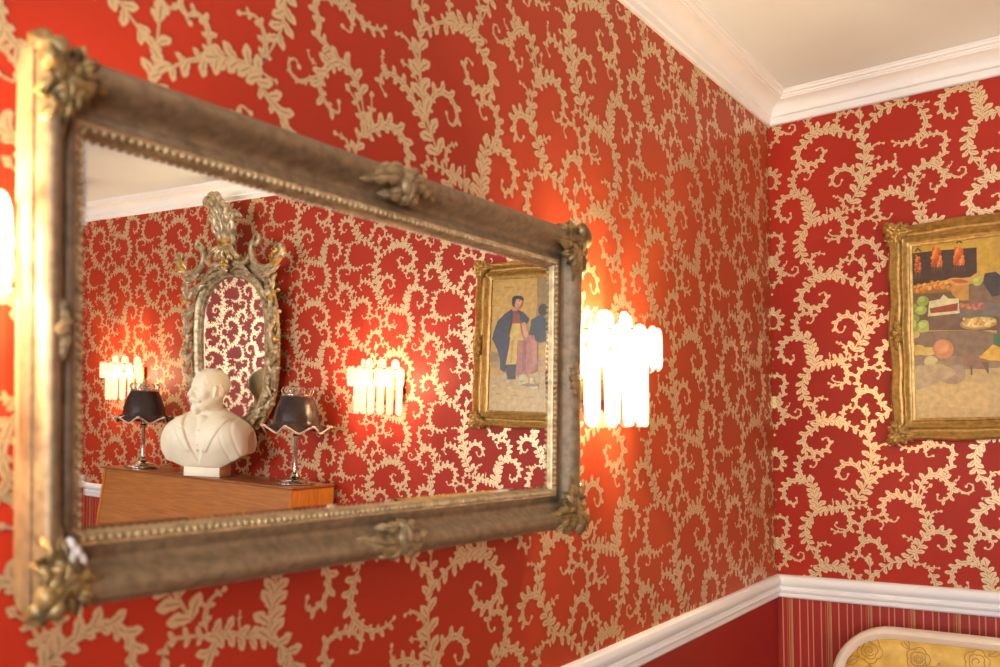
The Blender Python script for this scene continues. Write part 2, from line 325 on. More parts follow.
def leaflet(o, d, L, wd, bend):
    """teardrop leaf: outline points and uv"""
    nx, nz = -d[1], d[0]; pts = []; uv = []
    for s, w in ((0, .06), (.14, .14), (.30, .25), (.40, .20), (.52, .28), (.68, .30), (.80, .22), (.92, .13)):
        pts.append((s, w)); uv.append((s, 1))
    for s, w in ((1.0, 0), (.92, -.13), (.80, -.22), (.68, -.30), (.52, -.28), (.40, -.20), (.30, -.25), (.14, -.14), (0, -.06)):
        pts.append((s, w)); uv.append((s, .5 if w == 0 else 0))
    P = [(o[0]+L*(s*d[0]+(w*wd+bend*s*s)*nx), o[1]+L*(s*d[1]+(w*wd+bend*s*s)*nz)) for s, w in pts]
    return P, [(u, .5+(v-.5)*0.9) for u, v in uv]
def print_unit():
    polys = []; k = 0
    for pts, LL, LR, n, t0, t1, ball in FRONDS:
        N = 26; S = [(p.x*1e-4, p.y*1e-4) for p in catmull([(a, b, 0) for a, b in pts], N)]
        seg = [math.hypot(S[i+1][0]-S[i][0], S[i+1][1]-S[i][1]) for i in range(N-1)]; tot = sum(seg)
        tg = []
        for i in range(N):
            a, b = S[max(0, i-1)], S[min(N-1, i+1)]; l = math.hypot(b[0]-a[0], b[1]-a[1]) or 1; tg.append(((b[0]-a[0])/l, (b[1]-a[1])/l))
        Lm = max(LL, LR)*1e-4; rib = lambda t: .0013+(.27 if ball else .10)*Lm*max(0, min(1, (t-t0*.4)/.18))**.7*max(.12, 1-1.02*max(0, (t-.35)/.65))
        for i in range(N-1):                                   # stem ribbon
            q = []
            for j, sg in ((i, 1), (i+1, 1), (i+1, -1), (i, -1)):
                h = rib(j/(N-1)); q.append((S[j][0]-sg*tg[j][1]*h, S[j][1]+sg*tg[j][0]*h))
            polys.append((q, [(.3, 1), (.3, 1), (.3, 0), (.3, 0)], 0))
        def at(t):
            d = t*tot; i = 0
            while i < N-2 and d > seg[i]: d -= seg[i]; i += 1
            u = d/seg[i]; return (S[i][0]+(S[i+1][0]-S[i][0])*u, S[i][1]+(S[i+1][1]-S[i][1])*u), tg[i]
        for j in range(n):
            t = t0+(t1-t0)*(j/(n-1) if n > 1 else .5); o, d = at(t); fade = 1-0.42*max(0, (t-.5)/.5)
            for sg, L in ((1, LL), (-1, LR)):
                if L <= 0: continue
                ang = sg*(0.74-0.24*t+0.12*math.sin(j*2.1)); c, s_ = math.cos(ang), math.sin(ang)
                dd = (d[0]*c-d[1]*s_, d[0]*s_+d[1]*c); o2 = at(max(0, t-(0.035 if sg < 0 else 0)))[0]
                k += 1; P, U = leaflet(o2, dd, L*1e-4*fade*1.27, 0.95, 0.2*sg); polys.append((P, U, 1+k % 24))
        e, d = S[-1], tg[-1]
        if ball:
            r = 0.0042; polys.append(([(e[0]+r*math.cos(2*PI*i/9), e[1]+r*math.sin(2*PI*i/9)) for i in range(9)], [(.9, .9)]*9, 26))
        else:
            k += 1; P, U = leaflet((e[0]-d[0]*.006, e[1]-d[1]*.006), d, max(LL, LR)*1e-4*1.15, 1.0, 0); polys.append((P, U, 1+k % 24))
    return polys
UNIT = print_unit()
def papered_wall(name, length, place, blocks, mats, holes=()):
    """wall solid + print; place(s, z, off) maps running length and height to the room"""
    V = []; F = []; MI = []; UV = []
    for lo, hi, mi in blocks:
        b = MB(); b.box(lo, hi); o = len(V); V += b.v
        for f in b.f: F.append(tuple(i+o for i in f)); MI.append(mi); UV += [(0, 0)]*len(f)
    for c in range(-2, int(length/STEP[0])+2):
        for r in range(-3, 12):
            ox, oz = c*STEP[0], c*STEP[1]+r*DROP-1.4145
            for P, U, lay in UNIT:
                xs = [p[0]+ox for p in P]; zs = [p[1]+oz for p in P]
                if max(xs) < 0.001 or min(xs) > length-0.001 or max(zs) > CORNICE_BOTTOM+0.07 or min(zs) < DADO_TOP-0.06: continue
                mx, mz = sum(xs)/len(xs), sum(zs)/len(zs)
                if any(h[0]-.01 < mx < h[1]+.01 and h[2]-.01 < mz < h[3]+.01 for h in holes): continue
                o = len(V); off = 0.0006+lay*1.3e-5
                V += [place(min(max(x, 0.0005), length-0.0005), z, off) for x, z in zip(xs, zs)]
                F.append(tuple(range(o, o+len(P)))); MI.append(1); UV += U
    me = bpy.data.meshes.new(name); me.from_pydata(V, [], F)
    for m in mats: me.materials.append(m)
    me.polygons.foreach_set('material_index', MI)
    uvl = me.uv_layers.new(name='UVMap'); uvl.data.foreach_set('uv', np.array(UV, dtype=np.float32).ravel())
    me.update(); return struct(link(name, me))
ZR = 0.91
papered_wall('wall_back', ROOM_X, lambda s, z, o: (s, -o, z), [((-T, 0, ZR), (ROOM_X+T, T, CEIL), 0), ((-T, 0, 0), (ROOM_X+T, T, ZR), 2)], [M_RED, M_PRINT, M_STRX])
papered_wall('wall_left', -ROOM_Y, lambda s, z, o: (o, -s, z), [((-T, ROOM_Y, ZR), (0, 0, CEIL), 0), ((-T, ROOM_Y, 0), (0, 0, ZR), 2)], [M_RED, M_PRINT, M_STRP])
papered_wall('wall_right', -ROOM_Y, lambda s, z, o: (ROOM_X-o, -s, z), [((ROOM_X, ROOM_Y, ZR), (ROOM_X+T, 0, CEIL), 0), ((ROOM_X, ROOM_Y, 0), (ROOM_X+T, 0, ZR), 2)], [M_RED, M_PRINT, M_STRY])
xs = [-T]+[x for w in WINDOWS for x in w]+[ROOM_X+T]; blk = []
for i in range(len(xs)-1):
    lo, hi = xs[i], xs[i+1]
    if i % 2 == 0: blk += [((lo, ROOM_Y-T, ZR), (hi, ROOM_Y, CEIL), 0)]
    else: blk += [((lo, ROOM_Y-T, ZR), (hi, ROOM_Y, WIN_Z[0]), 0), ((lo, ROOM_Y-T, WIN_Z[1]), (hi, ROOM_Y, CEIL), 0)]
blk.append(((-T, ROOM_Y-T, 0), (ROOM_X+T, ROOM_Y, ZR), 2))
papered_wall('wall_front', ROOM_X, lambda s, z, o: (ROOM_X-s, ROOM_Y+o, z), blk, [M_RED, M_PRINT, M_STRX], [(ROOM_X-b, ROOM_X-a, *WIN_Z) for a, b in WINDOWS])
for i, (x0, x1) in enumerate(WINDOWS):
    y = ROOM_Y; z0, z1 = WIN_Z; xm = (x0+x1)/2
    mb = MB(); fr = lambda u, v, w: (u, y+w, v)
    rect_frame(mb, x0, x1, z0, z1, [(-.045, -.07), (-.045, -.03), (-.03, -.02), (-.0, -.015), (0, .012), (.012, .022), (.055, .022), (.065, .012), (.065, .0005)], fr)
    w = mb.build('window_%d' % (i+1), M_WHITE); struct(w)
    mb = MB(); mb.box((xm-.02, y-.065, z0+.045), (xm+.02, y-.03, z1-.045)); mb.box((x0+.045, y-.062, z0+.83), (x1-.045, y-.033, z0+.86)); mb.build('glazing_bar', M_WHITE, w, smooth=False)
    mb = MB(); mb.box((x0+.04, y-.052, z0+.04), (x1-.04, y-.048, z1-.04)); mb.build('pane', M_PANE, w, smooth=False)
    mb = MB(); mb.box((x0-.08, y-.01, z0-.1), (x1+.08, y+.07, z0-.066), .006); mb.build('sill', M_WHITE, w)

def moulding(name, prof):
    """profile [(out, z)] run round the four walls as four mitred trims"""
    A = [(0, 0), (0, ROOM_Y), (ROOM_X, ROOM_Y), (ROOM_X, 0)]; sx = [1, 1, -1, -1]; sy = [-1, 1, 1, -1]
    for k, nm in ((3, 'back'), (0, 'left'), (1, 'front'), (2, 'right')):
        a, b = k, (k+1) % 4; V = []; n = len(prof)
        for q in (a, b):
            for d, z in prof: V.append((A[q][0]+sx[q]*d, A[q][1]+sy[q]*d, z))
        mb = MB(); mb.add(V, [(j, j+1, n+j+1, n+j) for j in range(n-1)]+[(n-1, 0, n, 2*n-1)]); struct(mb.build(name % nm, M_WHITE, ang=28))
Z = CORNICE_BOTTOM
arc = lambda c, r, a0, a1, n: [(c[0]+r*math.cos(math.radians(a0+(a1-a0)*i/(n-1))), c[1]+r*math.sin(math.radians(a0+(a1-a0)*i/(n-1)))) for i in range(n)]
corn = [(0, Z), (.008, Z), (.012, Z+.004), (.013, Z+.022), (.017, Z+.024), (.020, Z+.026)]
corn += [(.020+.042*(1-math.cos(t)), Z+.026+.036*math.sin(t)) for t in np.linspace(.1, PI/2, 7)]
corn += [(.063, Z+.066), (.069, Z+.066), (.070, Z+.071), (.075, Z+.072), (.078, Z+.074), (.079, Z+.080), (.084, Z+.081), (.085, Z+.085), (0, Z+.085)]
moulding('trim_cornice_%s', [(d, min(z, CEIL-.0005)) for d, z in corn])
D = DADO_TOP
dado = [(0, D), (.010, D-.001), (.016, D-.006), (.019, D-.016), (.019, D-.026), (.015, D-.034), (.011, D-.037), (.011, D-.040), (.016, D-.043), (.018, D-.049), (.016, D-.056), (.011, D-.059), (.011, D-.063), (.012, D-.070), (.008, D-.075), (0, D-.075)]
moulding('trim_dado_rail_%s', dado)
moulding('baseboard_%s', [(0, .17), (.008, .168), (.012, .158), (.012, .145), (.018, .138), (.018, .0005), (0, .0005)])

# ---------------------------------------------------------------- large gilt wall mirror (tilted forward off the left wall)
Nn = Vector((0.999103, 0.028072, -0.031709)).normalized(); Uu = Vector((0, 0, 1)).cross(Nn).normalized(); Vv = Nn.cross(Uu)
PM = Vector((0.05, -1.5, 1.2))
MM = Matrix(((Uu.x, Vv.x, Nn.x, PM.x), (Uu.y, Vv.y, Nn.y, PM.y), (Uu.z, Vv.z, Nn.z, PM.z), (0, 0, 0, 1)))
GU0, GU1, GV0, GV1 = -0.934, 0.0, 0.123, 0.548          # glass edges in the mirror's own plane
gm = thing('gilt_wall_mirror', 'large rectangular mirror in a worn gilt frame with carved corners on the red wall', 'mirror', M=MM)
def ident(u, v, w):
    """old hand-made frame: slightly lower and with a narrower member at its left end"""
    if u < GU0: u = GU0+(u-GU0)*.72
    return u, .335+(v-.335)*(1-.052*(GU1-u)/.94), w
def settle(mb): mb.v = [ident(*p) for p in mb.v]; return mb
mb = MB()
prof = [(.012, -.004), (.013, .010), (.022, .0095), (.026, .006), (.031, .006), (.036, .011), (.042, .021), (.049, .030), (.056, .0345), (.063, .034), (.069, .029), (.0725, .022), (.0735, .016), (.077, .015), (.078, .010), (.074, -.012), (.062, -.036), (.01, -.036)]
rect_frame(mb, GU0, GU1, GV0, GV1, prof, ident, sub=6)
mb.build('frame', M_GILT, gm, ang=50)
mb = MB()                                               # beaded inner lip
rect_frame(mb, GU0, GU1, GV0, GV1, [(0, -.003), (0, .004), (.002, .007), (.009, .008), (.0125, .009), (.0125, -.003)], ident)
per = [((GU0, GV0), (GU1, GV0), (0, -1)), ((GU1, GV0), (GU1, GV1), (1, 0)), ((GU1, GV1), (GU0, GV1), (0, 1)), ((GU0, GV1), (GU0, GV0), (-1, 0))]
for a, b, o in per:
    L = math.hypot(b[0]-a[0], b[1]-a[1]); n = int(L/.0102)
    for i in range(n+1):
        t = i/n; mb.ball((a[0]+(b[0]-a[0])*t+o[0]*.0058, a[1]+(b[1]-a[1])*t+o[1]*.0058, .0098), .0044, 8)
mb.v = mb.v[:24]+[ident(*p) for p in mb.v[24:]]; mb.build('beaded_lip', M_GILTL, gm)
mb = MB(); B = .007
mb.add([(GU0, GV0, .0), (GU1, GV0, .0), (GU1, GV1, .0), (GU0, GV1, .0), (GU0+B, GV0+B, .0012), (GU1-B, GV0+B, .0012), (GU1-B, GV1-B, .0012), (GU0+B, GV1-B, .0012)],
       [(4, 5, 6, 7), (0, 1, 5, 4), (1, 2, 6, 5), (2, 3, 7, 6), (3, 0, 4, 7)])
settle(mb).build('glass', M_MIRROR, gm, smooth=False)
mb = MB(); mb.box((GU0-.055, GV0-.055, -.036), (GU1+.055, GV1+.055, -.033)); settle(mb).build('backboard', M_EDGE, gm, smooth=False)

def corner_carving(mb, cu, cv, su, sv, k=1.0, base=.03):
    """cartouche on a frame corner; su, sv point along the two members away from the corner (cu, cv = middle of the moulding)"""
    P = lambda a, b, w: (cu+su*a*k, cv+sv*b*k, base+w*k)
    up = (0, 0, 1)
    mb.leaf([P(-.020, -.020, 0), P(.018, .004, .006), P(.055, .002, .003), P(.100, -.004, -.008)], up, .026*k, .016*k, 4)
    mb.leaf([P(-.020, -.020, 0), P(.004, .018, .006), P(.002, .055, .003), P(-.004, .100, -.008)], up, .026*k, .016*k, 4)
    mb.leaf([P(.012, .012, -.006), P(-.01, -.01, .010), P(-.030, -.030, .006), P(-.047, -.047, -.014)], up, .034*k, .020*k, 3, scal=.35)
    for a, b, ea, eb in ((.0, -.02, .035, -.043), (-.02, .0, -.043, .035), (.03, -.014, .07, -.034), (-.014, .03, -.034, .07), (.012, .016, .052, .030), (.016, .012, .030, .052)):
        mb.leaf([P(a, b, .004), P((a+ea)/2+.004, (b+eb)/2+.004, .010), P(ea, eb, -.006)], up, .013*k, .011*k, 2, rows=14)
    for s_ in (0, 1):
        pts = [(-.018+.03*math.cos(t)*(1-i/30), -.02+.03*math.sin(t)*(1-i/30)) for i, t in enumerate(np.linspace(-.6, 3.6, 16))]
        pts = [(a+.03, b-.006) for a, b in pts] if s_ == 0 else [(b-.006, a+.03) for a, b in pts]
        mb.tube([P(a, b, .010) for a, b in pts], [.005*k*(1-.5*i/15) for i in range(16)], 7)
    mb.ball(P(-.016, -.016, .018), .011*k, 10); mb.ball(P(.004, .004, .016), .007*k, 8)
    for a in (0, 1, 2): mb.ball(P(-.044+a*.005, -.028-a*.006, -.002), .006*k, 8); mb.ball(P(-.028-a*.006, -.044+a*.005, -.002), .006*k, 8)
def rail_carving(mb, cu, cv, du, dv, k=1.0, base=.03):
    """symmetrical leaf spray on the middle of a member; (du,dv) runs along the member"""
    ou, ov = -dv, du; P = lambda a, b, w: (cu+(du*a+ou*b)*k, cv+(dv*a+ov*b)*k, base+w*k); up = (0, 0, 1)
    for s in (1, -1):
        mb.leaf([P(.004*s, 0, .004), P(.03*s, .008, .008), P(.062*s, .002, .002), P(.095*s, -.008, -.008)], up, .018*k, .012*k, 4)
        mb.leaf([P(.0, .006, .004), P(.022*s, .022, .006), P(.048*s, .024, -.012)], up, .013*k, .011*k, 3, rows=16)
        mb.leaf([P(.0, -.006, .004), P(.022*s, -.020, .004), P(.050*s, -.022, -.010)], up, .013*k, .011*k, 3, rows=16)
        mb.tube([P(.012*s+.014*s*math.cos(t), .004+.014*math.sin(t), .012) for t in np.linspace(0, 4.6, 12)], [.004*k*(1-.04*i) for i in range(12)], 6)
    mb.leaf([P(0, .026, -.012), P(0, .01, .012), P(0, -.02, .010), P(0, -.034, -.006)], up, .018*k, .012*k, 3); mb.ball(P(0, .008, .018), .010*k, 9, sc=(1, 1, .8))
mid = .049
for su, sv in ((1, 1), (-1, 1), (1, -1), (-1, -1)):
    mb = MB(); corner_carving(mb, (GU0-mid) if su > 0 else (GU1+mid), (GV0-mid) if sv > 0 else (GV1+mid), su, sv, .74 if su > 0 else .84, .024)
    settle(mb).build('corner_ornament', M_GILTD, gm, ang=60)
for cu, cv, du, dv in (((GU0+GU1)/2, GV1+mid, 1, 0), ((GU0+GU1)/2, GV0-mid, -1, 0), (GU0-mid, (GV0+GV1)/2, 0, -1), (GU1+mid, (GV0+GV1)/2, 0, 1)):
    mb = MB(); rail_carving(mb, cu, cv, du, dv, .88 if dv == 0 else .45, .027); settle(mb).build('rail_ornament', M_RAIL, gm, ang=60)
mb = MB(); rg = random.Random(3)
for i in range(9): mb.ball((GU0-.028+rg.uniform(-.012, .012), GV0-.024+rg.uniform(-.016, .016), .031), rg.uniform(.006, .010), 8, sc=(1.1, 1.2, .8))
pl = settle(mb).build('chipped_plaster', M_PLASTER, gm); pl['label'] = 'white chip of bare plaster'

# ---------------------------------------------------------------- crystal wall sconces
def plate_outline(w, h, rt, rb, n=7):
    """crystal bar, rounded at the top (rt) and foot (rb)"""
    P = []
    for i in range(n): a = PI*i/(n-1); P.append((w/2*math.cos(a), h-rt+rt*math.sin(a)))
    for i in range(n): a = PI+PI*i/(n-1); P.append((w/2*math.cos(a), rb+rb*math.sin(a)))
    return P
def make_sconce(label, group):
    t = thing('wall_sconce', label, 'wall lamp', group=group)
    mb = MB(); mb.box((-.11, -.014, .06), (.11, -.001, .185), .004); mb.build('backplate', M_BRASS, t)
    mb = MB()
    for z, r in ((.198, .141), (.168, .090), (.152, .114)):
        mb.tube([(r*math.cos(a), -r*math.sin(a)*1.14-.004, z) for a in np.linspace(.3, PI-.3, 22)], .0028, 6)
    for x in (-.06, .06): mb.tube([(x, -.01, .11), (x, -.045, .10), (x, -.065, .112)], .004, 7); mb.tube([(x, -.065, .108), (x, -.065, .128)], .009, 10)
    mb.build('frame', M_BRASS, t)
    for x in (-.06, .06):
        mb = MB(); mb.lathe([(.001, .126), (.008, .128), (.011, .140), (.012, .150), (.009, .166), (.004, .178), (.0008, .186)], 12, Matrix.Translation((x, -.065, 0))); mb.build('bulb', M_BULB, t)
    def ring(r, n, z0, w, h, rt, rb, a0=0.0):
        for i in range(n):
            a = a0+(PI-2*a0)*i/(n-1); d = Vector((math.cos(a), -math.sin(a), 0)); s = Vector((-d.y, d.x, 0))
            mb = MB(); fr = lambda p, q, e: Vector((0, -.004, z0))+Vector((d.x*r, d.y*r*1.14, 0))+d*e+s*p+Vector((0, 0, q))
            mb.prism(plate_outline(w, h, rt, rb), 0, .007, fr, .003); mb.build('crystal_bar', M_CRYSTAL, t, smooth=False)
    ring(.145, 9, .120, .039, .088, .020, .020, .38)
    ring(.090, 5, .165, .039, .078, .019, .012, .35)
    ring(.118, 9, .002, .032, .152, .010, .018, .3)
    return t
SG = 'crystal wall sconces'
sc0 = make_sconce('lit crystal sconce just right of the large gilt mirror', SG)
sc0.location = (0, -1.278, 1.438); sc0.rotation_euler = (0, 0, PI/2)
for loc, rz, lab in (((0, -2.632, 1.452), PI/2, 'lit crystal sconce at the left end of the large gilt mirror'),
                     ((1.725, 0, 1.418), 0, 'lit crystal sconce between the carved arched mirror and the painting'),
                     ((3.515, 0, 1.430), 0, 'lit crystal sconce behind the lamp at the far piano end')):
    s = copy_tree(sc0); s.location = loc; s.rotation_euler = (0, 0, rz); s['label'] = lab

# ---------------------------------------------------------------- market painting in its gold frame on the back wall
CX0, CX1, CZ0, CZ1 = .437, 1.170, 1.455, 1.985
pt = thing('market_painting', 'gold framed oil painting of a fruit stall and two women', 'painting', (.80, 0, 1.39))
pf = lambda u, v, w: (u-.80, -w, v-1.39)
bump = lambda t, q: .010*(math.exp(-((t-.5)/.09)**2)+.6*math.exp(-((t-.22)/.06)**2)+.6*math.exp(-((t-.78)/.06)**2))-.004
mb = MB(); rect_frame(mb, CX0, CX1, CZ0, CZ1, [(-.004, .018), (-.003, .026), (.004, .028), (.007, .022), (.016, .024), (.020, .031), (.025, .033), (.030, .027), (.036, .026), (.044, .032), (.051, .042), (.057, .046), (.062, .042), (.064, .032), (.060, .002), (0, .002)], pf, sub=36, outer=bump)
mb.build('frame', M_PICG, pt, ang=50)
FX = Matrix.Translation((-.80, 0, -1.39)) @ Matrix(((1, 0, 0, 0), (0, 0, -1, 0), (0, 1, 0, 0), (0, 0, 0, 1)))
for su, sv in ((1, 1), (-1, 1), (1, -1), (-1, -1)):
    b = MB(); corner_carving(b, (CX0-.046) if su > 0 else (CX1+.046), (CZ0-.046) if sv > 0 else (CZ1+.046), su, sv, .62, .036)
    m2 = MB(); m2.add(b.v, b.f, FX); m2.build('corner_ornament', M_PICG, pt, ang=60)
for cu, cv, du, dv in (((CX0+CX1)/2, CZ1+.046, 1, 0), ((CX0+CX1)/2, CZ0-.046, -1, 0), (CX0-.046, (CZ0+CZ1)/2, 0, -1), (CX1+.046, (CZ0+CZ1)/2, 0, 1)):
    b = MB(); rail_carving(b, cu, cv, du, dv, .6, .036); m2 = MB(); m2.add(b.v, b.f, FX); m2.build('rail_ornament', M_PICG, pt, ang=60)
# painted canvas: flat patches of paint, one mesh
PAINT = []; PCOL = {}
def paint(col):
    if col not in PCOL:
        PCOL[col] = len(PAINT); PAINT.append(plain('oil paint %d' % len(PAINT), srgb(*col), 0.3, var=.16, scale=55, bump=.06, spec=.4, detail=6))
    return PCOL[col]
cv = MB(); layer = [0]
def patch(pts, col, smooth=0):
    layer[0] += 1; off = .0200+layer[0]*.000014
    P = [(min(max(x, CX0), CX1), min(max(z, CZ0), CZ1)) for x, z in pts]
    if smooth: P = [(p.x, p.y) for p in catmull([(a, b, 0) for a, b in P+[P[0]]], len(P)*4)][:-1]
    cv.add([pf(x, z, off) for x, z in P], [tuple(range(len(P)))], mi=paint(col))
def blob(x, z, rx, rz, col, n=14, a=0.0):
    patch([(x+rx*math.cos(t)*math.cos(a)-rz*math.sin(t)*math.sin(a), z+rx*math.cos(t)*math.sin(a)+rz*math.sin(t)*math.cos(a)) for t in [2*PI*i/n for i in range(n)]], col)
cv.box(pf(CX0-.004, CZ0-.004, .004), pf(CX1+.004, CZ1+.004, .0195), mi=paint((120, 96, 66)))
patch([(.43,1.45),(1.18,1.45),(1.18,1.64),(.43,1.64)],(196,168,112))
patch([(.43,1.64),(1.18,1.60),(1.18,2),(.43,2)],(196,158,76))
patch([(.43,1.50),(.9,1.455),(1.18,1.455),(1.18,1.53),(.9,1.55),(.43,1.56)],(204,176,116),1)
patch([(.43,1.60),(.75,1.60),(.88,1.585),(.9,1.66),(.43,1.66)],(150,128,98))
patch([(0.433,1.962),(0.501,1.962),(0.613,1.958),(0.612,1.882),(0.595,1.871),(0.533,1.87),(0.431,1.863)],(74,58,46))
patch([(0.434,1.984),(0.613,1.977),(0.674,1.976),(0.672,1.877),(0.623,1.889),(0.613,1.956),(0.433,1.965)],(192,156,58))
patch([(.655,1.83),(.90,1.83),(.90,1.985),(.66,1.98)],(190,154,66))
patch([(0.431,1.847),(0.545,1.845),(0.595,1.855),(0.671,1.851),(0.668,1.708),(0.429,1.728)],(112,88,62))
patch([(0.538,1.851),(0.59,1.85),(0.589,1.803),(0.565,1.805),(0.547,1.823)],(186,140,66))
patch([(0.59,1.845),(0.671,1.846),(0.67,1.784),(0.589,1.792)],(128,104,80))
patch([(0.632,1.877),(0.66,1.879),(0.672,1.867),(0.67,1.81),(0.649,1.807),(0.627,1.851)],(70,66,62))
patch([(0.565,1.795),(0.63,1.793),(0.67,1.784),(0.669,1.748),(0.564,1.752)],(120,112,96))
patch([(0.455,1.978),(0.465,1.968),(0.463,1.963),(0.456,1.971),(0.45,1.964),(0.447,1.969)],(86,70,44))
blob(0.45,1.954,0.0030,0.0030,(206,106,48))
blob(0.459,1.925,0.0030,0.0030,(186,84,40))
blob(0.456,1.946,0.0020,0.0020,(222,140,70))
blob(0.451,1.919,0.0030,0.0030,(206,106,48))
blob(0.449,1.94,0.0030,0.0020,(186,84,40))
blob(0.46,1.911,0.0020,0.0030,(222,140,70))
blob(0.456,1.933,0.0020,0.0030,(206,106,48))
blob(0.451,1.905,0.0020,0.0030,(186,84,40))
blob(0.448,1.927,0.0030,0.0030,(222,140,70))
blob(0.459,1.947,0.0030,0.0030,(206,106,48))
blob(0.456,1.919,0.0020,0.0030,(186,84,40))
blob(0.453,1.94,0.0030,0.0020,(222,140,70))
blob(0.447,1.913,0.0030,0.0030,(206,106,48))
blob(0.46,1.933,0.0020,0.0030,(186,84,40))
blob(0.456,1.905,0.0030,0.0030,(222,140,70))
blob(0.453,1.927,0.0020,0.0030,(206,106,48))
blob(0.451,1.948,0.0020,0.0030,(186,84,40))
blob(0.46,1.919,0.0030,0.0030,(222,140,70))
blob(0.457,1.941,0.0020,0.0030,(206,106,48))
blob(0.452,1.913,0.0030,0.0030,(186,84,40))
blob(0.45,1.935,0.0020,0.0030,(222,140,70))
blob(0.461,1.905,0.0030,0.0030,(206,106,48))
blob(0.457,1.927,0.0020,0.0030,(186,84,40))
blob(0.454,1.948,0.0030,0.0030,(222,140,70))
blob(0.449,1.921,0.0030,0.0030,(206,106,48))
blob(0.46,1.941,0.0030,0.0030,(186,84,40))
blob(0.457,1.913,0.0030,0.0030,(222,140,70))
blob(0.454,1.935,0.0020,0.0030,(206,106,48))
blob(0.448,1.907,0.0030,0.0030,(186,84,40))
blob(0.461,1.927,0.0030,0.0030,(222,140,70))
blob(0.457,1.948,0.0030,0.0020,(206,106,48))
blob(0.453,1.921,0.0030,0.0030,(186,84,40))
blob(0.451,1.942,0.0030,0.0030,(222,140,70))
blob(0.462,1.913,0.0030,0.0030,(206,106,48))
patch([(0.447,1.91),(0.45,1.909),(0.446,1.883),(0.445,1.884)],(126,88,58))
patch([(0.451,1.909),(0.453,1.909),(0.45,1.883),(0.449,1.883)],(126,88,58))
patch([(0.454,1.909),(0.456,1.908),(0.455,1.882),(0.454,1.883)],(126,88,58))
patch([(0.457,1.908),(0.46,1.908),(0.459,1.882),(0.458,1.882)],(126,88,58))
patch([(0.46,1.908),(0.463,1.908),(0.464,1.881),(0.463,1.882)],(126,88,58))
patch([(0.507,1.995),(0.517,1.985),(0.515,1.98),(0.508,1.988),(0.502,1.981),(0.499,1.986)],(86,70,44))
blob(0.499,1.972,0.0040,0.0050,(206,106,48))
blob(0.514,1.937,0.0040,0.0040,(186,84,40))
blob(0.508,1.963,0.0040,0.0050,(222,140,70))
blob(0.5,1.931,0.0050,0.0050,(206,106,48))
blob(0.497,1.956,0.0040,0.0050,(186,84,40))
blob(0.515,1.921,0.0040,0.0040,(222,140,70))
blob(0.508,1.947,0.0040,0.0050,(206,106,48))
blob(0.5,1.916,0.0040,0.0050,(186,84,40))
blob(0.495,1.941,0.0050,0.0050,(222,140,70))
blob(0.514,1.962,0.0040,0.0040,(206,106,48))
blob(0.508,1.931,0.0050,0.0050,(186,84,40))
blob(0.503,1.956,0.0050,0.0050,(222,140,70))
blob(0.494,1.925,0.0040,0.0050,(206,106,48))
blob(0.515,1.946,0.0040,0.0040,(186,84,40))
blob(0.509,1.915,0.0040,0.0050,(222,140,70))
blob(0.503,1.94,0.0040,0.0050,(206,106,48))
blob(0.499,1.965,0.0050,0.0050,(186,84,40))
blob(0.516,1.931,0.0050,0.0050,(222,140,70))
blob(0.509,1.956,0.0050,0.0050,(206,106,48))
blob(0.502,1.924,0.0050,0.0050,(186,84,40))
blob(0.498,1.949,0.0040,0.0050,(222,140,70))
blob(0.518,1.915,0.0040,0.0050,(206,106,48))
blob(0.51,1.94,0.0040,0.0050,(186,84,40))
blob(0.505,1.965,0.0040,0.0050,(222,140,70))
blob(0.497,1.934,0.0040,0.0050,(206,106,48))
blob(0.516,1.956,0.0040,0.0050,(186,84,40))
blob(0.511,1.924,0.0040,0.0050,(222,140,70))
blob(0.505,1.949,0.0040,0.0050,(206,106,48))
blob(0.495,1.918,0.0050,0.0050,(186,84,40))
blob(0.517,1.94,0.0040,0.0050,(222,140,70))
blob(0.511,1.965,0.0040,0.0050,(206,106,48))
blob(0.504,1.933,0.0050,0.0050,(186,84,40))
blob(0.5,1.958,0.0050,0.0050,(222,140,70))
blob(0.519,1.924,0.0040,0.0050,(206,106,48))
patch([(0.495,1.92),(0.497,1.92),(0.492,1.894),(0.491,1.894)],(126,88,58))
patch([(0.5,1.919),(0.503,1.919),(0.499,1.893),(0.498,1.893)],(126,88,58))
patch([(0.506,1.918),(0.508,1.918),(0.507,1.892),(0.506,1.893)],(126,88,58))
patch([(0.511,1.918),(0.514,1.917),(0.514,1.892),(0.513,1.892)],(126,88,58))
patch([(0.517,1.917),(0.519,1.917),(0.521,1.891),(0.52,1.891)],(126,88,58))
patch([(0.566,1.986),(0.576,1.977),(0.574,1.972),(0.567,1.979),(0.562,1.973),(0.559,1.977)],(86,70,44))
blob(0.558,1.963,0.0050,0.0040,(206,106,48))
blob(0.573,1.933,0.0040,0.0050,(186,84,40))
blob(0.567,1.955,0.0050,0.0050,(222,140,70))
blob(0.56,1.927,0.0040,0.0050,(206,106,48))
blob(0.557,1.95,0.0040,0.0050,(186,84,40))
blob(0.574,1.918,0.0040,0.0050,(222,140,70))
blob(0.567,1.941,0.0050,0.0050,(206,106,48))
blob(0.56,1.913,0.0040,0.0050,(186,84,40))
blob(0.555,1.936,0.0040,0.0050,(222,140,70))
blob(0.573,1.955,0.0040,0.0050,(206,106,48))
blob(0.568,1.927,0.0040,0.0050,(186,84,40))
blob(0.563,1.949,0.0040,0.0050,(222,140,70))
blob(0.554,1.922,0.0040,0.0050,(206,106,48))
blob(0.574,1.941,0.0040,0.0050,(186,84,40))
blob(0.568,1.913,0.0050,0.0050,(222,140,70))
blob(0.562,1.935,0.0050,0.0050,(206,106,48))
blob(0.559,1.957,0.0040,0.0040,(186,84,40))
blob(0.575,1.926,0.0050,0.0040,(222,140,70))
blob(0.569,1.949,0.0040,0.0050,(206,106,48))
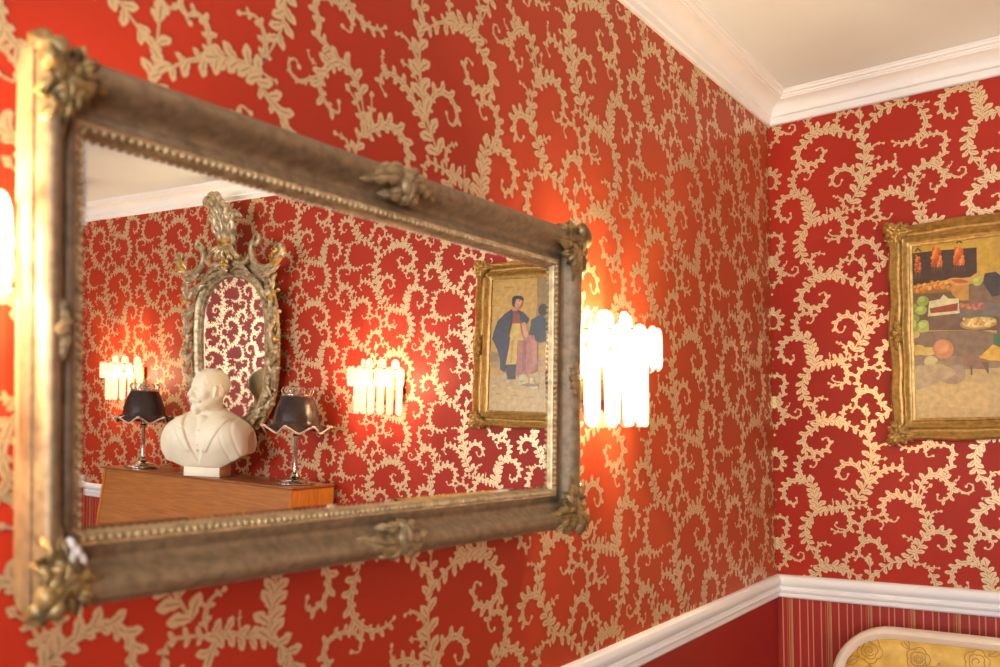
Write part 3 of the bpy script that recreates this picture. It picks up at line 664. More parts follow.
blob(0.562,1.921,0.0040,0.0050,(186,84,40))
blob(0.558,1.943,0.0040,0.0040,(222,140,70))
blob(0.577,1.912,0.0040,0.0050,(206,106,48))
blob(0.569,1.935,0.0050,0.0050,(186,84,40))
blob(0.564,1.957,0.0050,0.0050,(222,140,70))
blob(0.556,1.929,0.0050,0.0040,(206,106,48))
blob(0.575,1.949,0.0040,0.0050,(186,84,40))
blob(0.57,1.921,0.0040,0.0050,(222,140,70))
blob(0.564,1.943,0.0040,0.0050,(206,106,48))
blob(0.555,1.915,0.0050,0.0040,(186,84,40))
blob(0.576,1.934,0.0050,0.0040,(222,140,70))
blob(0.57,1.957,0.0040,0.0050,(206,106,48))
blob(0.564,1.929,0.0040,0.0050,(186,84,40))
blob(0.56,1.951,0.0040,0.0050,(222,140,70))
blob(0.578,1.92,0.0040,0.0050,(206,106,48))
patch([(0.555,1.918),(0.557,1.917),(0.552,1.892),(0.551,1.892)],(126,88,58))
patch([(0.56,1.917),(0.562,1.916),(0.559,1.891),(0.558,1.891)],(126,88,58))
patch([(0.565,1.916),(0.568,1.916),(0.566,1.89),(0.565,1.891)],(126,88,58))
patch([(0.571,1.915),(0.573,1.915),(0.573,1.89),(0.572,1.89)],(126,88,58))
patch([(0.576,1.915),(0.578,1.914),(0.581,1.889),(0.58,1.889)],(126,88,58))
patch([(0.432,1.858),(0.465,1.861),(0.499,1.861),(0.545,1.858),(0.545,1.834),(0.499,1.833),(0.432,1.838)],(150,106,60))
blob(0.434,1.862,0.0070,0.0070,(214,150,62))
blob(0.44,1.858,0.0070,0.0070,(200,128,52))
blob(0.443,1.854,0.0070,0.0070,(226,168,84))
blob(0.446,1.85,0.0060,0.0070,(190,108,44))
blob(0.452,1.846,0.0060,0.0070,(214,150,62))
blob(0.455,1.861,0.0060,0.0070,(200,128,52))
blob(0.457,1.857,0.0070,0.0060,(226,168,84))
blob(0.46,1.853,0.0070,0.0060,(190,108,44))
blob(0.466,1.849,0.0070,0.0060,(214,150,62))
blob(0.469,1.845,0.0060,0.0060,(200,128,52))
blob(0.472,1.861,0.0060,0.0070,(226,168,84))
blob(0.478,1.856,0.0060,0.0060,(190,108,44))
blob(0.48,1.853,0.0070,0.0070,(214,150,62))
blob(0.483,1.849,0.0060,0.0070,(200,128,52))
blob(0.486,1.851,0.0060,0.0070,(226,168,84))
blob(0.492,1.866,0.0060,0.0070,(190,108,44))
blob(0.495,1.862,0.0060,0.0070,(214,150,62))
blob(0.497,1.858,0.0070,0.0060,(200,128,52))
blob(0.503,1.854,0.0070,0.0070,(226,168,84))
blob(0.506,1.85,0.0060,0.0060,(190,108,44))
blob(0.509,1.865,0.0060,0.0060,(214,150,62))
blob(0.511,1.861,0.0070,0.0060,(200,128,52))
blob(0.517,1.857,0.0060,0.0060,(226,168,84))
blob(0.52,1.853,0.0060,0.0060,(190,108,44))
blob(0.522,1.85,0.0070,0.0070,(214,150,62))
blob(0.529,1.864,0.0060,0.0060,(200,128,52))
blob(0.531,1.861,0.0060,0.0070,(226,168,84))
blob(0.534,1.851,0.0060,0.0060,(190,108,44))
blob(0.536,1.847,0.0060,0.0060,(214,150,62))
blob(0.542,1.843,0.0060,0.0060,(200,128,52))
patch([(0.533,1.87),(0.548,1.874),(0.581,1.868),(0.599,1.857),(0.595,1.849),(0.562,1.85),(0.54,1.859)],(206,150,80),1)
patch([(0.543,1.87),(0.571,1.867),(0.59,1.858),(0.585,1.855),(0.557,1.858)],(178,98,48),1)
blob(0.613,1.856,0.0140,0.0130,(176,180,84))
blob(0.609,1.86,0.0070,0.0050,(200,200,110))
blob(0.466,1.813,0.0170,0.0160,(150,166,72))
blob(0.463,1.818,0.0100,0.0080,(172,188,94))
blob(0.441,1.794,0.0120,0.0140,(132,152,64))
blob(0.438,1.798,0.0070,0.0070,(154,174,86))
blob(0.461,1.786,0.0170,0.0140,(160,176,82))
blob(0.458,1.791,0.0090,0.0070,(182,198,104))
blob(0.443,1.763,0.0130,0.0140,(126,146,60))
blob(0.44,1.768,0.0070,0.0070,(148,168,82))
blob(0.467,1.737,0.0190,0.0190,(168,184,92))
blob(0.464,1.741,0.0110,0.0090,(190,206,114))
blob(0.442,1.736,0.0120,0.0130,(140,160,70))
blob(0.439,1.741,0.0070,0.0070,(162,182,92))
blob(0.438,1.75,0.0090,0.0110,(186,192,110))
blob(0.435,1.755,0.0050,0.0060,(208,214,132))
patch([(0.484,1.811),(0.513,1.814),(0.523,1.827),(0.537,1.813),(0.563,1.811),(0.565,1.763),(0.497,1.756),(0.479,1.766)],(206,200,150))
patch([(0.484,1.789),(0.561,1.798),(0.559,1.775),(0.488,1.774)],(150,74,54))
patch([(0.48,1.765),(0.565,1.767),(0.564,1.72),(0.482,1.724)],(118,92,72))
blob(0.57,1.792,0.0060,0.0060,(178,112,84))
blob(0.575,1.786,0.0070,0.0060,(190,128,92))
blob(0.58,1.78,0.0070,0.0060,(160,92,70))
blob(0.585,1.788,0.0070,0.0060,(178,112,84))
blob(0.59,1.782,0.0070,0.0060,(190,128,92))
blob(0.596,1.789,0.0060,0.0060,(160,92,70))
blob(0.601,1.784,0.0060,0.0070,(178,112,84))
blob(0.606,1.778,0.0060,0.0060,(190,128,92))
blob(0.611,1.785,0.0060,0.0060,(160,92,70))
blob(0.616,1.78,0.0060,0.0070,(178,112,84))
blob(0.621,1.787,0.0070,0.0060,(190,128,92))
blob(0.626,1.781,0.0070,0.0060,(160,92,70))
blob(0.614,1.733,0.0500,0.0190,(170,140,84))
blob(0.615,1.735,0.0440,0.0150,(206,184,120))
blob(0.576,1.749,0.0040,0.0040,(216,190,110))
blob(0.624,1.736,0.0040,0.0040,(190,140,74))
blob(0.594,1.73,0.0050,0.0040,(200,164,90))
blob(0.642,1.738,0.0040,0.0040,(224,204,140))
blob(0.612,1.732,0.0050,0.0040,(216,190,110))
blob(0.583,1.747,0.0050,0.0040,(190,140,74))
blob(0.631,1.734,0.0040,0.0040,(200,164,90))
blob(0.601,1.728,0.0050,0.0040,(224,204,140))
blob(0.649,1.736,0.0040,0.0040,(216,190,110))
blob(0.619,1.73,0.0050,0.0040,(190,140,74))
blob(0.59,1.745,0.0050,0.0040,(200,164,90))
blob(0.637,1.732,0.0050,0.0040,(224,204,140))
blob(0.608,1.726,0.0040,0.0050,(216,190,110))
blob(0.578,1.741,0.0050,0.0050,(190,140,74))
blob(0.626,1.728,0.0050,0.0050,(200,164,90))
blob(0.597,1.743,0.0040,0.0050,(224,204,140))
blob(0.644,1.73,0.0050,0.0040,(216,190,110))
blob(0.615,1.745,0.0050,0.0050,(190,140,74))
blob(0.585,1.739,0.0050,0.0050,(200,164,90))
blob(0.633,1.726,0.0050,0.0050,(224,204,140))
blob(0.604,1.741,0.0040,0.0050,(216,190,110))
blob(0.651,1.728,0.0050,0.0050,(190,140,74))
blob(0.622,1.742,0.0050,0.0040,(200,164,90))
blob(0.592,1.736,0.0050,0.0040,(224,204,140))
blob(0.64,1.724,0.0040,0.0050,(216,190,110))
blob(0.611,1.738,0.0040,0.0040,(190,140,74))
blob(0.581,1.732,0.0040,0.0040,(200,164,90))
blob(0.629,1.74,0.0050,0.0040,(224,204,140))
blob(0.599,1.734,0.0050,0.0040,(216,190,110))
blob(0.647,1.742,0.0050,0.0040,(190,140,74))
blob(0.618,1.736,0.0040,0.0040,(200,164,90))
blob(0.588,1.73,0.0040,0.0040,(224,204,140))
blob(0.636,1.738,0.0040,0.0040,(216,190,110))
blob(0.606,1.732,0.0050,0.0040,(190,140,74))
patch([(.66,1.74),(.80,1.73),(.86,1.70),(.86,1.62),(.66,1.62)],(110,88,66))
blob(0.7,1.76,0.03,0.024,(196, 120, 70))
blob(0.74,1.755,0.026,0.0208,(206, 160, 80))
blob(0.78,1.75,0.028,0.022400000000000003,(150, 150, 70))
blob(0.82,1.735,0.024,0.019200000000000002,(190, 96, 60))
blob(0.72,1.7,0.03,0.024,(170, 150, 90))
blob(0.77,1.69,0.032,0.0256,(204, 176, 96))
patch([(0.428,1.717),(0.496,1.72),(0.62,1.712),(0.668,1.697),(0.667,1.651),(0.59,1.635),(0.427,1.657)],(132,110,86))
blob(0.448,1.666,0.0250,0.0160,(206,176,84))
blob(0.478,1.66,0.0270,0.0130,(214,186,98))
blob(0.442,1.713,0.0140,0.0110,(190,176,110))
blob(0.519,1.664,0.0280,0.0300,(198,134,84),a=0.50)
blob(0.515,1.67,0.0190,0.0200,(212,152,104))
blob(0.485,1.629,0.0190,0.0170,(196,184,122))
blob(0.509,1.619,0.0140,0.0100,(150,146,92))
patch([(0.609,1.629),(0.649,1.668),(0.667,1.659),(0.667,1.619),(0.636,1.623)],(218,174,66))
patch([(0.651,1.696),(0.668,1.7),(0.667,1.659),(0.65,1.669)],(76,112,74))
patch([(0.569,1.658),(0.611,1.634),(0.636,1.622),(0.631,1.598),(0.576,1.61)],(146,112,84),1)
patch([(0.618,1.618),(0.636,1.619),(0.637,1.585),(0.634,1.585)],(120,96,76))
patch([(0.59,1.609),(0.595,1.608),(0.595,1.582),(0.59,1.582)],(120,96,76))
patch([(0.509,1.606),(0.566,1.613),(0.575,1.578),(0.551,1.558),(0.513,1.57)],(166,140,112),1)
patch([(0.432,1.618),(0.509,1.619),(0.552,1.59),(0.493,1.561),(0.432,1.547)],(182,160,118),1)
patch([(0.959,1.989),(0.905,1.988),(0.895,1.753),(0.969,1.754),(0.954,1.882)],(150,124,72))
patch([(1.166,1.975),(1.124,1.976),(1.123,1.973),(1.166,1.972)],(166,128,58))
patch([(1.108,1.949),(1.066,1.95),(1.066,1.947),(1.108,1.946)],(166,128,58))
patch([(1.157,1.936),(1.129,1.937),(1.129,1.935),(1.157,1.933)],(166,128,58))
patch([(0.984,1.953),(0.957,1.954),(0.957,1.951),(0.984,1.95)],(166,128,58))
patch([(1.169,1.877),(1.141,1.878),(1.141,1.876),(1.169,1.873)],(166,128,58))
patch([(1.008,1.883),(0.988,1.885),(0.988,1.883),(1.008,1.88)],(166,128,58))
patch([(1.188,1.65),(1.113,1.657),(1.115,1.683),(1.19,1.698)],(150,122,72))
patch([(1.188,1.65),(0.891,1.662),(0.89,1.639),(1.188,1.633)],(176,146,92))
patch([(0.978,1.818),(0.938,1.835),(0.918,1.823),(0.897,1.799),(0.894,1.737),(0.982,1.738)],(66,66,72),1)
blob(0.926,1.855,0.0230,0.0240,(72,54,40))
patch([(1.036,1.739),(1.02,1.762),(0.962,1.756),(0.946,1.703),(0.943,1.622),(0.969,1.607),(1.01,1.605),(1.044,1.597),(1.037,1.668)],(176,112,92))
patch([(1.012,1.739),(0.995,1.738),(0.997,1.621),(1.014,1.612)],(150,90,76))
patch([(0.975,1.738),(0.947,1.732),(0.944,1.657),(0.963,1.627)],(190,130,108))
patch([(1.028,1.583),(1.02,1.6),(0.993,1.602),(0.983,1.585),(0.985,1.571),(1.022,1.564)],(208,194,140),1)
patch([(0.975,1.589),(0.96,1.592),(0.953,1.569),(0.937,1.558),(0.94,1.548),(0.973,1.55)],(212,198,146),1)
blob(0.974,1.563,0.0400,0.0060,(150,124,82))
patch([(1.092,1.641),(1.039,1.647),(1.041,1.612),(1.044,1.585),(1.079,1.584),(1.085,1.611)],(70,62,58))
patch([(1.085,1.576),(1.071,1.581),(1.058,1.573),(1.078,1.566)],(206,190,140))
patch([(1.064,1.805),(1.029,1.805),(1.012,1.738),(1.075,1.739)],(206,178,92))
patch([(1.072,1.751),(1.037,1.751),(1.039,1.644),(1.088,1.642),(1.083,1.692)],(212,178,84))
patch([(1.064,1.739),(1.054,1.739),(1.06,1.65),(1.07,1.649)],(186,150,62))
patch([(1.071,1.862),(1.104,1.842),(1.134,1.816),(1.151,1.774),(1.158,1.74),(1.085,1.739),(1.07,1.802),(1.064,1.853)],(62,64,76))
patch([(1.158,1.746),(1.072,1.751),(1.077,1.704),(1.088,1.65),(1.094,1.611),(1.115,1.623),(1.116,1.662),(1.132,1.704)],(66,66,76))
patch([(1.049,1.861),(1.017,1.848),(0.989,1.821),(0.998,1.804),(1.018,1.801),(1.032,1.825)],(58,60,72))
patch([(1.065,1.853),(1.045,1.858),(1.032,1.837),(1.027,1.805),(1.066,1.804)],(140,68,52))
patch([(1.022,1.804),(1.005,1.807),(0.989,1.76),(1.002,1.748),(1.014,1.772)],(206,150,112),1)
patch([(1.063,1.873),(1.045,1.867),(1.043,1.855),(1.057,1.853)],(196,136,100))
blob(1.044,1.89,0.0210,0.0240,(206,148,110))
patch([(1.07,1.885),(1.069,1.906),(1.054,1.914),(1.03,1.912),(1.019,1.901),(1.021,1.894),(1.047,1.901),(1.055,1.885),(1.057,1.87),(1.066,1.873)],(44,36,32),1)
blob(1.036,1.893,0.0030,0.0020,(60,40,34))
patch([(1.044,1.88),(1.034,1.881),(1.038,1.877)],(160,70,60))
blob(1.041,1.87,0.0140,0.0040,(190,130,96))
patch([(1.179,1.589),(1.157,1.592),(1.146,1.589),(1.171,1.585)],(178,150,92))
patch([(1.158,1.558),(1.136,1.561),(1.125,1.557),(1.15,1.553)],(212,186,124))
patch([(1.137,1.526),(1.116,1.529),(1.105,1.526),(1.13,1.522)],(178,150,92))
patch([(1.116,1.495),(1.095,1.498),(1.085,1.495),(1.109,1.49)],(212,186,124))
patch([(1.101,1.583),(1.08,1.586),(1.069,1.583),(1.094,1.579)],(178,150,92))
patch([(1.081,1.552),(1.06,1.555),(1.049,1.551),(1.073,1.547)],(212,186,124))
patch([(1.06,1.521),(1.04,1.524),(1.029,1.521),(1.053,1.516)],(178,150,92))
patch([(1.04,1.49),(1.02,1.493),(1.009,1.49),(1.033,1.486)],(212,186,124))
patch([(1.025,1.577),(1.005,1.58),(0.994,1.577),(1.018,1.573)],(178,150,92))
patch([(1.005,1.546),(0.985,1.549),(0.975,1.546),(0.998,1.542)],(212,186,124))
patch([(0.986,1.516),(0.965,1.519),(0.955,1.515),(0.979,1.511)],(178,150,92))
patch([(0.966,1.485),(0.946,1.488),(0.936,1.485),(0.959,1.481)],(212,186,124))
patch([(0.951,1.571),(0.931,1.574),(0.921,1.571),(0.944,1.567)],(178,150,92))
patch([(0.932,1.541),(0.912,1.544),(0.902,1.54),(0.925,1.536)],(212,186,124))
cv.build('canvas', PAINT, pt, smooth=False)

# ---------------------------------------------------------------- carved arched mirror above the piano
cm = thing('carved_mirror', 'arched mirror in a carved silver gilt frame topped by a leafy plume', 'mirror',
           M=Matrix.Translation((2.655, -0.028, 1.283)) @ Matrix.Rotation(0.045, 4, 'X') @ Matrix(((1, 0, 0, 0), (0, 0, -1, 0), (0, 1, 0, 0), (0, 0, 0, 1))))
half = [(0, .775), (.06, .769), (.115, .748), (.168, .708), (.204, .645), (.220, .565), (.224, .47), (.224, .38), (.216, .29), (.196, .21), (.15, .14), (.08, .10), (0, .088)]
hp = [(p.x, p.y) for p in catmull([(a, b, 0) for a, b in half], 44)]
loop = hp + [(-a, b) for a, b in reversed(hp[1:-1])]
def offset_loop(lp, d):
    n = len(lp); out = []
    for i in range(n):
        a, b = lp[i-1], lp[(i+1) % n]; tx, ty = b[0]-a[0], b[1]-a[1]; l = math.hypot(tx, ty); out.append((lp[i][0]-ty/l*d, lp[i][1]+tx/l*d))
    return out
def sweep_loop(mb, lp, prof):
    n = len(lp); V = []; F = []; k = len(prof)
    L = [offset_loop(lp, d) for d, w in prof]
    for j, (d, w) in enumerate(prof): V += [(a, b, w) for a, b in L[j]]
    for j in range(k-1):
        for i in range(n): F.append((j*n+i, j*n+(i+1) % n, (j+1)*n+(i+1) % n, (j+1)*n+i))
    mb.add(V, F)
mb = MB(); mb.add([(a, b, 0.0) for a, b in offset_loop(loop, .004)], [tuple(range(len(loop)))]); mb.build('glass', M_MIRROR, cm, smooth=False)
mb = MB(); sweep_loop(mb, loop, [(0, -.004), (0, .006), (.005, .012), (.012, .012), (.016, .018), (.028, .028), (.040, .030), (.048, .022), (.050, .006), (.05, -.008)]); mb.build('inner_moulding', M_SILVG, cm)
mb = MB(); sweep_loop(mb, loop, [(.045, -.008), (.046, .010), (.07, .016), (.088, .008), (.09, -.008)]); mb.build('backing', M_SILVG, cm)
up = (0, 0, 1)
for s in (1, -1):
    mb = MB(); Q = lambda u, v, w: (s*u, v, w)
    chain = [((.20, .80), (.262, .775), (.305, .72)), ((.262, .735), (.292, .67), (.298, .60)), ((.32, .78), (.318, .71), (.292, .65)), ((.272, .64), (.30, .58), (.330, .555)), ((.318, .63), (.322, .56), (.296, .50)),
             ((.282, .56), (.30, .50), (.298, .43)), ((.290, .47), (.312, .43), (.342, .435)), ((.33, .46), (.322, .39), (.290, .34)), ((.285, .41), (.292, .34), (.320, .295)), ((.31, .36), (.318, .30), (.292, .235)),
             ((.28, .31), (.275, .25), (.300, .195)), ((.272, .24), (.262, .19), (.215, .15)), ((.292, .205), (.262, .135), (.205, .095)), ((.236, .165), (.20, .115), (.14, .09)), ((.215, .12), (.16, .065), (.10, .055)), ((.15, .09), (.09, .05), (.02, .055)), ((.14, .05), (.08, .02), (.02, .012)),
             ((.03, .85), (.10, .82), (.165, .78)), ((.09, .80), (.15, .77), (.205, .72)), ((.165, .76), (.225, .72), (.26, .66))]
    for i, (a, b, c) in enumerate(chain):
        w0 = .012+.004*(i % 3)
        mb.leaf([Q(*a, w0), Q((a[0]+b[0])/2, (a[1]+b[1])/2, w0+.016), Q(*b, w0+.014), Q(*c, w0+.004)], up, .022 if i % 2 else .017, .014, 3, rows=18, curl=.012)
    for (cx, cy, r0, a0, a1) in ((.315, .60, .024, .5, 6.0), (.318, .40, .022, -.4, 5.4), (.30, .22, .024, .2, 5.6), (.305, .52, .018, 3.4, 8.4), (.16, .06, .024, 1.0, 6.2), (.262, .69, .018, 2.4, 7.2)):
        pts = spiral((cx, cy), r0, .005, a0, a1, 18); mb.tube([Q(a, b, .030-.0004*i) for i, (a, b) in enumerate(pts)], [.0065*(1-.03*i) for i in range(18)], 7)
    for (cx, cy, r) in ((.335, .335, .013), (.345, .60, .010), (.318, .475, .010), (.30, .165, .013), (.24, .11, .010), (.338, .70, .009), (.19, .045, .009), (.342, .50, .008)): mb.ball(Q(cx, cy, .026), r, 9)
    mb.build('carved_border', M_SILVG, cm, ang=60)
    mb = MB(); pts = list(reversed(spiral((.205, .945), .028, .006, -2.6, 3.0, 16)))+[(.172, .90), (.178, .855), (.21, .815), (.26, .802), (.315, .815), (.352, .85)]+spiral((.352, .885), .030, .006, -1.2, 4.4, 16)[2:]
    sm = catmull([(a, b, 0) for a, b in pts], 70)
    mb.tube([Q(p.x, p.y, .034) for p in sm], [.0105+.008*math.exp(-((i/69-.5)/.28)**2) for i in range(70)], 9)
    mb.tube([Q(.178, .875, .034), Q(.13, .84, .036), Q(.07, .825, .034), Q(.02, .80, .03)], [.014, .013, .010, .006], 8)
    mb.leaf([Q(.20, .82, .03), Q(.25, .77, .046), Q(.31, .78, .046), Q(.36, .815, .03)], up, .018, .012, 3)
    mb.build('scroll', M_SILVG, cm, ang=60)
    for kind, g in (('gilded_leaf', ((.30, .83), (.335, .87), (.375, .89))), ('gilded_leaf', ((.31, .82), (.355, .83), (.385, .85))), ('gilded_leaf', ((.29, .66), (.32, .67), (.345, .70))), ('gilded_knop', None)):
        mb = MB()
        if g: a, b, c = g; mb.leaf([Q(*a, .04), Q(*b, .05), Q(*c, .036)], up, .014, .01, 2, rows=14)
        else: mb.ball(Q(.325, .47, .034), .014, 10, sc=(1, 1.3, .8))
        mb.build(kind, M_BRIGHT, cm, ang=60)
mb = MB()
for k, (b, c, d, e) in enumerate((((.0, .90), (.0, 1.00), (.02, 1.10), (.04, 1.20)), ((.03, .90), (.055, 1.0), (.075, 1.08), (.125, 1.05)), ((-.03, .90), (-.05, 1.0), (-.075, 1.09), (-.13, 1.07)), ((.02, 1.0), (.045, 1.10), (.085, 1.17), (.14, 1.155)), ((.0, 1.02), (.0, 1.12), (.035, 1.20), (.105, 1.215)), ((-.01, .96), (-.03, 1.06), (-.03, 1.13), (.0, 1.18)))):
    mb.leaf([(b[0], b[1], .02+.004*k), (c[0], c[1], .035+.005*k), (d[0], d[1], .045+.004*k), (e[0], e[1], .03+.004*k)], up, .036 if k else .045, .022, 4, curl=.02)
mb.tube([(0, .86, .02), (0, .95, .03), (.005, 1.06, .034), (.03, 1.15, .03)], [.035, .038, .022, .012], 10)
sp = spiral((.13, 1.175), .034, .008, 1.9, -2.8, 14); mb.tube([(a, b, .045) for a, b in sp], [.011*(1-.035*i) for i in range(14)], 8)
mb.v = [(x, y if y < .95 else .95+(y-.95)*.84, z) for x, y, z in mb.v]; mb.build('crest_plume', M_SILVG, cm, ang=60)
mb = MB(); mb.tube([(.052*math.cos(t), .945+.006*math.sin(t)*0, .030+.040*math.sin(t)) for t in np.linspace(-.2, PI+.2, 16)], .009, 8); mb.tube([(.048*math.cos(t), .928, .028+.036*math.sin(t)) for t in np.linspace(-.2, PI+.2, 16)], .006, 8); mb.build('crest_band', M_BRIGHT, cm)
mb = MB()
for k in range(5):
    a = (k-2)*.33; mb.leaf([(.012*(k-2), .93, .035), (.03*(k-2), .90, .060), (.05*(k-2)*1.0, .865, .062), (.055*(k-2), .835+.008*abs(k-2), .04)], up, .020, .014, 2, rows=16)
mb.leaf([(0, .87, .045), (0, .82, .05), (0, .785, .04)], up, .03, .014, 3); mb.build('crest_shell', M_SILVH, cm, ang=60)
mb = MB(); mb.ball((0, .842, .062), .015, 10); mb.leaf([(-.03, .82, .05), (0, .83, .064), (.03, .82, .05)], up, .012, .008, 3, rows=14); mb.build('gilded_rosette', M_BRIGHT, cm)

# ---------------------------------------------------------------- upright piano
PX0, PX1, PZ = 1.985, 3.335, 1.095
pn = thing('upright_piano', 'teak upright piano with a sloping front standing below the carved mirror', 'piano', (2.66, -.3, 0))
W = lambda x, y, z: (x-2.66, y+.3, z)
side = [(-.025, .0), (-.025, PZ-.012), (-.280, PZ-.012), (-.326, .74), (-.55, .715), (-.57, .70), (-.57, .63), (-.34, .57), (-.31, .40), (-.33, .0)]
for x0 in (PX0, PX1-.016):
    mb = MB(); mb.prism([(y, z) for y, z in side], x0, x0+.016, lambda a, b, d: W(d, a, b)); mb.build('side_panel', M_TEAKE, pn, ang=20)
mb = MB(); mb.box(W(PX0-.004, -.288, PZ-.012), W(PX1+.004, -.022, PZ), .003); mb.build('lid', M_EDGE, pn)
mb = MB(); xa, xb = PX0+.016, PX1-.016
mb.add([W(xa, -.276, PZ-.013), W(xb, -.276, PZ-.013), W(xb, -.322, .75), W(xa, -.322, .75), W(xa, -.256, PZ-.013), W(xb, -.256, PZ-.013), W(xb, -.302, .75), W(xa, -.302, .75)], [(0, 1, 2, 3), (4, 7, 6, 5), (0, 4, 5, 1), (3, 2, 6, 7), (0, 3, 7, 4), (1, 5, 6, 2)])
mb.build('front_panel', M_TEAK, pn, smooth=False)
mb = MB(); mb.box(W(xa, -.322, .725), W(xb, -.302, .749), .002); mb.build('front_rail', M_EDGE, pn)
mb = MB(); mb.box(W(xa, -.565, .60), W(xb, -.30, .665), .004); mb.build('key_bed', M_TEAK, pn)
mb = MB(); mb.add([W(xa, -.312, .745), W(xb, -.312, .745), W(xb, -.335, .70), W(xa, -.335, .70), W(xa, -.309, .745), W(xb, -.309, .745), W(xb, -.325, .70), W(xa, -.325, .70)], [(0, 1, 2, 3), (4, 7, 6, 5), (0, 4, 5, 1), (3, 2, 6, 7), (0, 3, 7, 4), (1, 5, 6, 2)]); mb.build('fallboard', M_TEAK, pn, smooth=False)
kw = (xb-xa-.06)/52; mb = MB()
for i in range(52): mb.box(W(xa+.03+i*kw+.0006, -.545, .665), W(xa+.03+(i+1)*kw-.0006, -.345, .687), .0012, 1)
mb.build('white_keys', M_IVORY, pn); mb = MB()
for i in range(51):
    if (i+5) % 7 in (0, 1, 3, 4, 5): x = xa+.03+(i+1)*kw; mb.box(W(x-.006, -.475, .6875), W(x+.006, -.345, .698), .002, 1)
mb.build('black_keys', M_BLACK, pn)
mb = MB(); mb.box(W(xa, -.30, .10), W(xb, -.28, .598), .003); mb.build('lower_panel', M_TEAK, pn)
mb = MB(); mb.box(W(xa, -.31, .0), W(xb, -.06, .095), .003); mb.build('plinth', M_TEAK, pn)
mb = MB(); mb.box(W(xa, -.05, .095), W(xb, -.026, PZ-.013)); mb.build('back', M_EDGE, pn, smooth=False)
for dx in (-.09, 0, .09): mb = MB(); mb.tube([W(2.66+dx, -.305, .06), W(2.66+dx, -.37, .055), W(2.66+dx, -.405, .048)], [.007, .012, .016], 10, flat=.5); mb.build('pedal', M_BRASS, pn)

# ---------------------------------------------------------------- table lamps
def make_lamp(label):
    t = thing('table_lamp', label, 'lamp', group='silver table lamps on the piano')
    mb = MB(); mb.lathe([(.0005, 0), (.088, 0), (.092, .003), (.092, .009), (.088, .012), (.066, .013), (.062, .017), (.062, .021), (.040, .024), (.030, .030), (.022, .036), (.020, .044), (.014, .050), (.0005, .051)], 36); mb.build('base', M_SILVER, t)
    mb = MB(); mb.lathe([(.0005, .05), (.012, .052), (.0105, .058), (.0095, .064), (.0095, .205), (.012, .210), (.016, .216), (.012, .224), (.014, .232), (.010, .240), (.008, .330), (.0005, .331)], 20); mb.build('stem', M_SILVER, t)
    wob = lambda r, z, a: (r*(1+.10*max(0, min(1, (.268-z)/.03))*math.cos(8*a)), z+.017*max(0, min(1, (.272-z)/.035))*math.cos(8*a))
    sh = [(.062, .396), (.068, .390), (.076, .374), (.086, .350), (.094, .325), (.099, .300), (.102, .282), (.105, .268), (.113, .255), (.126, .246), (.142, .243)]
    mb = MB(); mb.lathe(sh+[(r-.003, z+.001) for r, z in reversed(sh)], 64, wob=wob); s = mb.build('shade', M_SMOKE, t, ang=80)
    mb = MB(); rim = []
    for i in range(65):
        a = 2*PI*i/64; r, z = wob(.142, .243, a); rim.append((r*math.cos(a), r*math.sin(a), z))
    mb.tube(rim, .0045, 6, cap=False)
    for k in range(8):
        a = 2*PI*k/8; r, z = wob(.145, .243, a); mb.ball((r*math.cos(a), r*math.sin(a), z+.002), .008, 8, sc=(1.4, 1.4, .9))
    mb.build('ruffle_rim', M_RUFF, s)
    mb = MB(); mb.lathe([(.066, .388), (.069, .392), (.069, .399), (.064, .402), (.05, .404), (.012, .408), (.010, .414), (.014, .420), (.009, .428), (.011, .436), (.006, .444), (.0005, .450)], 32)
    for k in range(14):
        a = 2*PI*k/14; c, s_ = math.cos(a), math.sin(a); mb.tube([(c*(.062+.009*math.sin(t)), s_*(.062+.009*math.sin(t)), .402+.012*(1-math.cos(t))) for t in np.linspace(0, PI, 7)], .0022, 5); mb.ball((c*.064, s_*.064, .428), .0035, 7)
    for k in range(6):
        a = 2*PI*k/6; c, s_ = math.cos(a), math.sin(a); mb.tube([(c*r, s_*r, z) for r, z in ((.05, .404), (.04, .422), (.024, .430), (.010, .424))], .0024, 5)
    mb.build('gallery', M_SILVER, t)
    return t
l1 = make_lamp('silver table lamp with a smoked ruffled shade on the piano end farther from the painting'); l1.location = (3.18, -.165, PZ+.0005)
l2 = copy_tree(l1); l2.location = (2.09, -.165, PZ+.0005); l2.rotation_euler = (0, 0, .3)
l2['label'] = 'silver table lamp with dark ruffled shade on the piano end nearer the painting'
l1['label'] = 'silver table lamp with dark ruffled shade in front of a lit sconce'

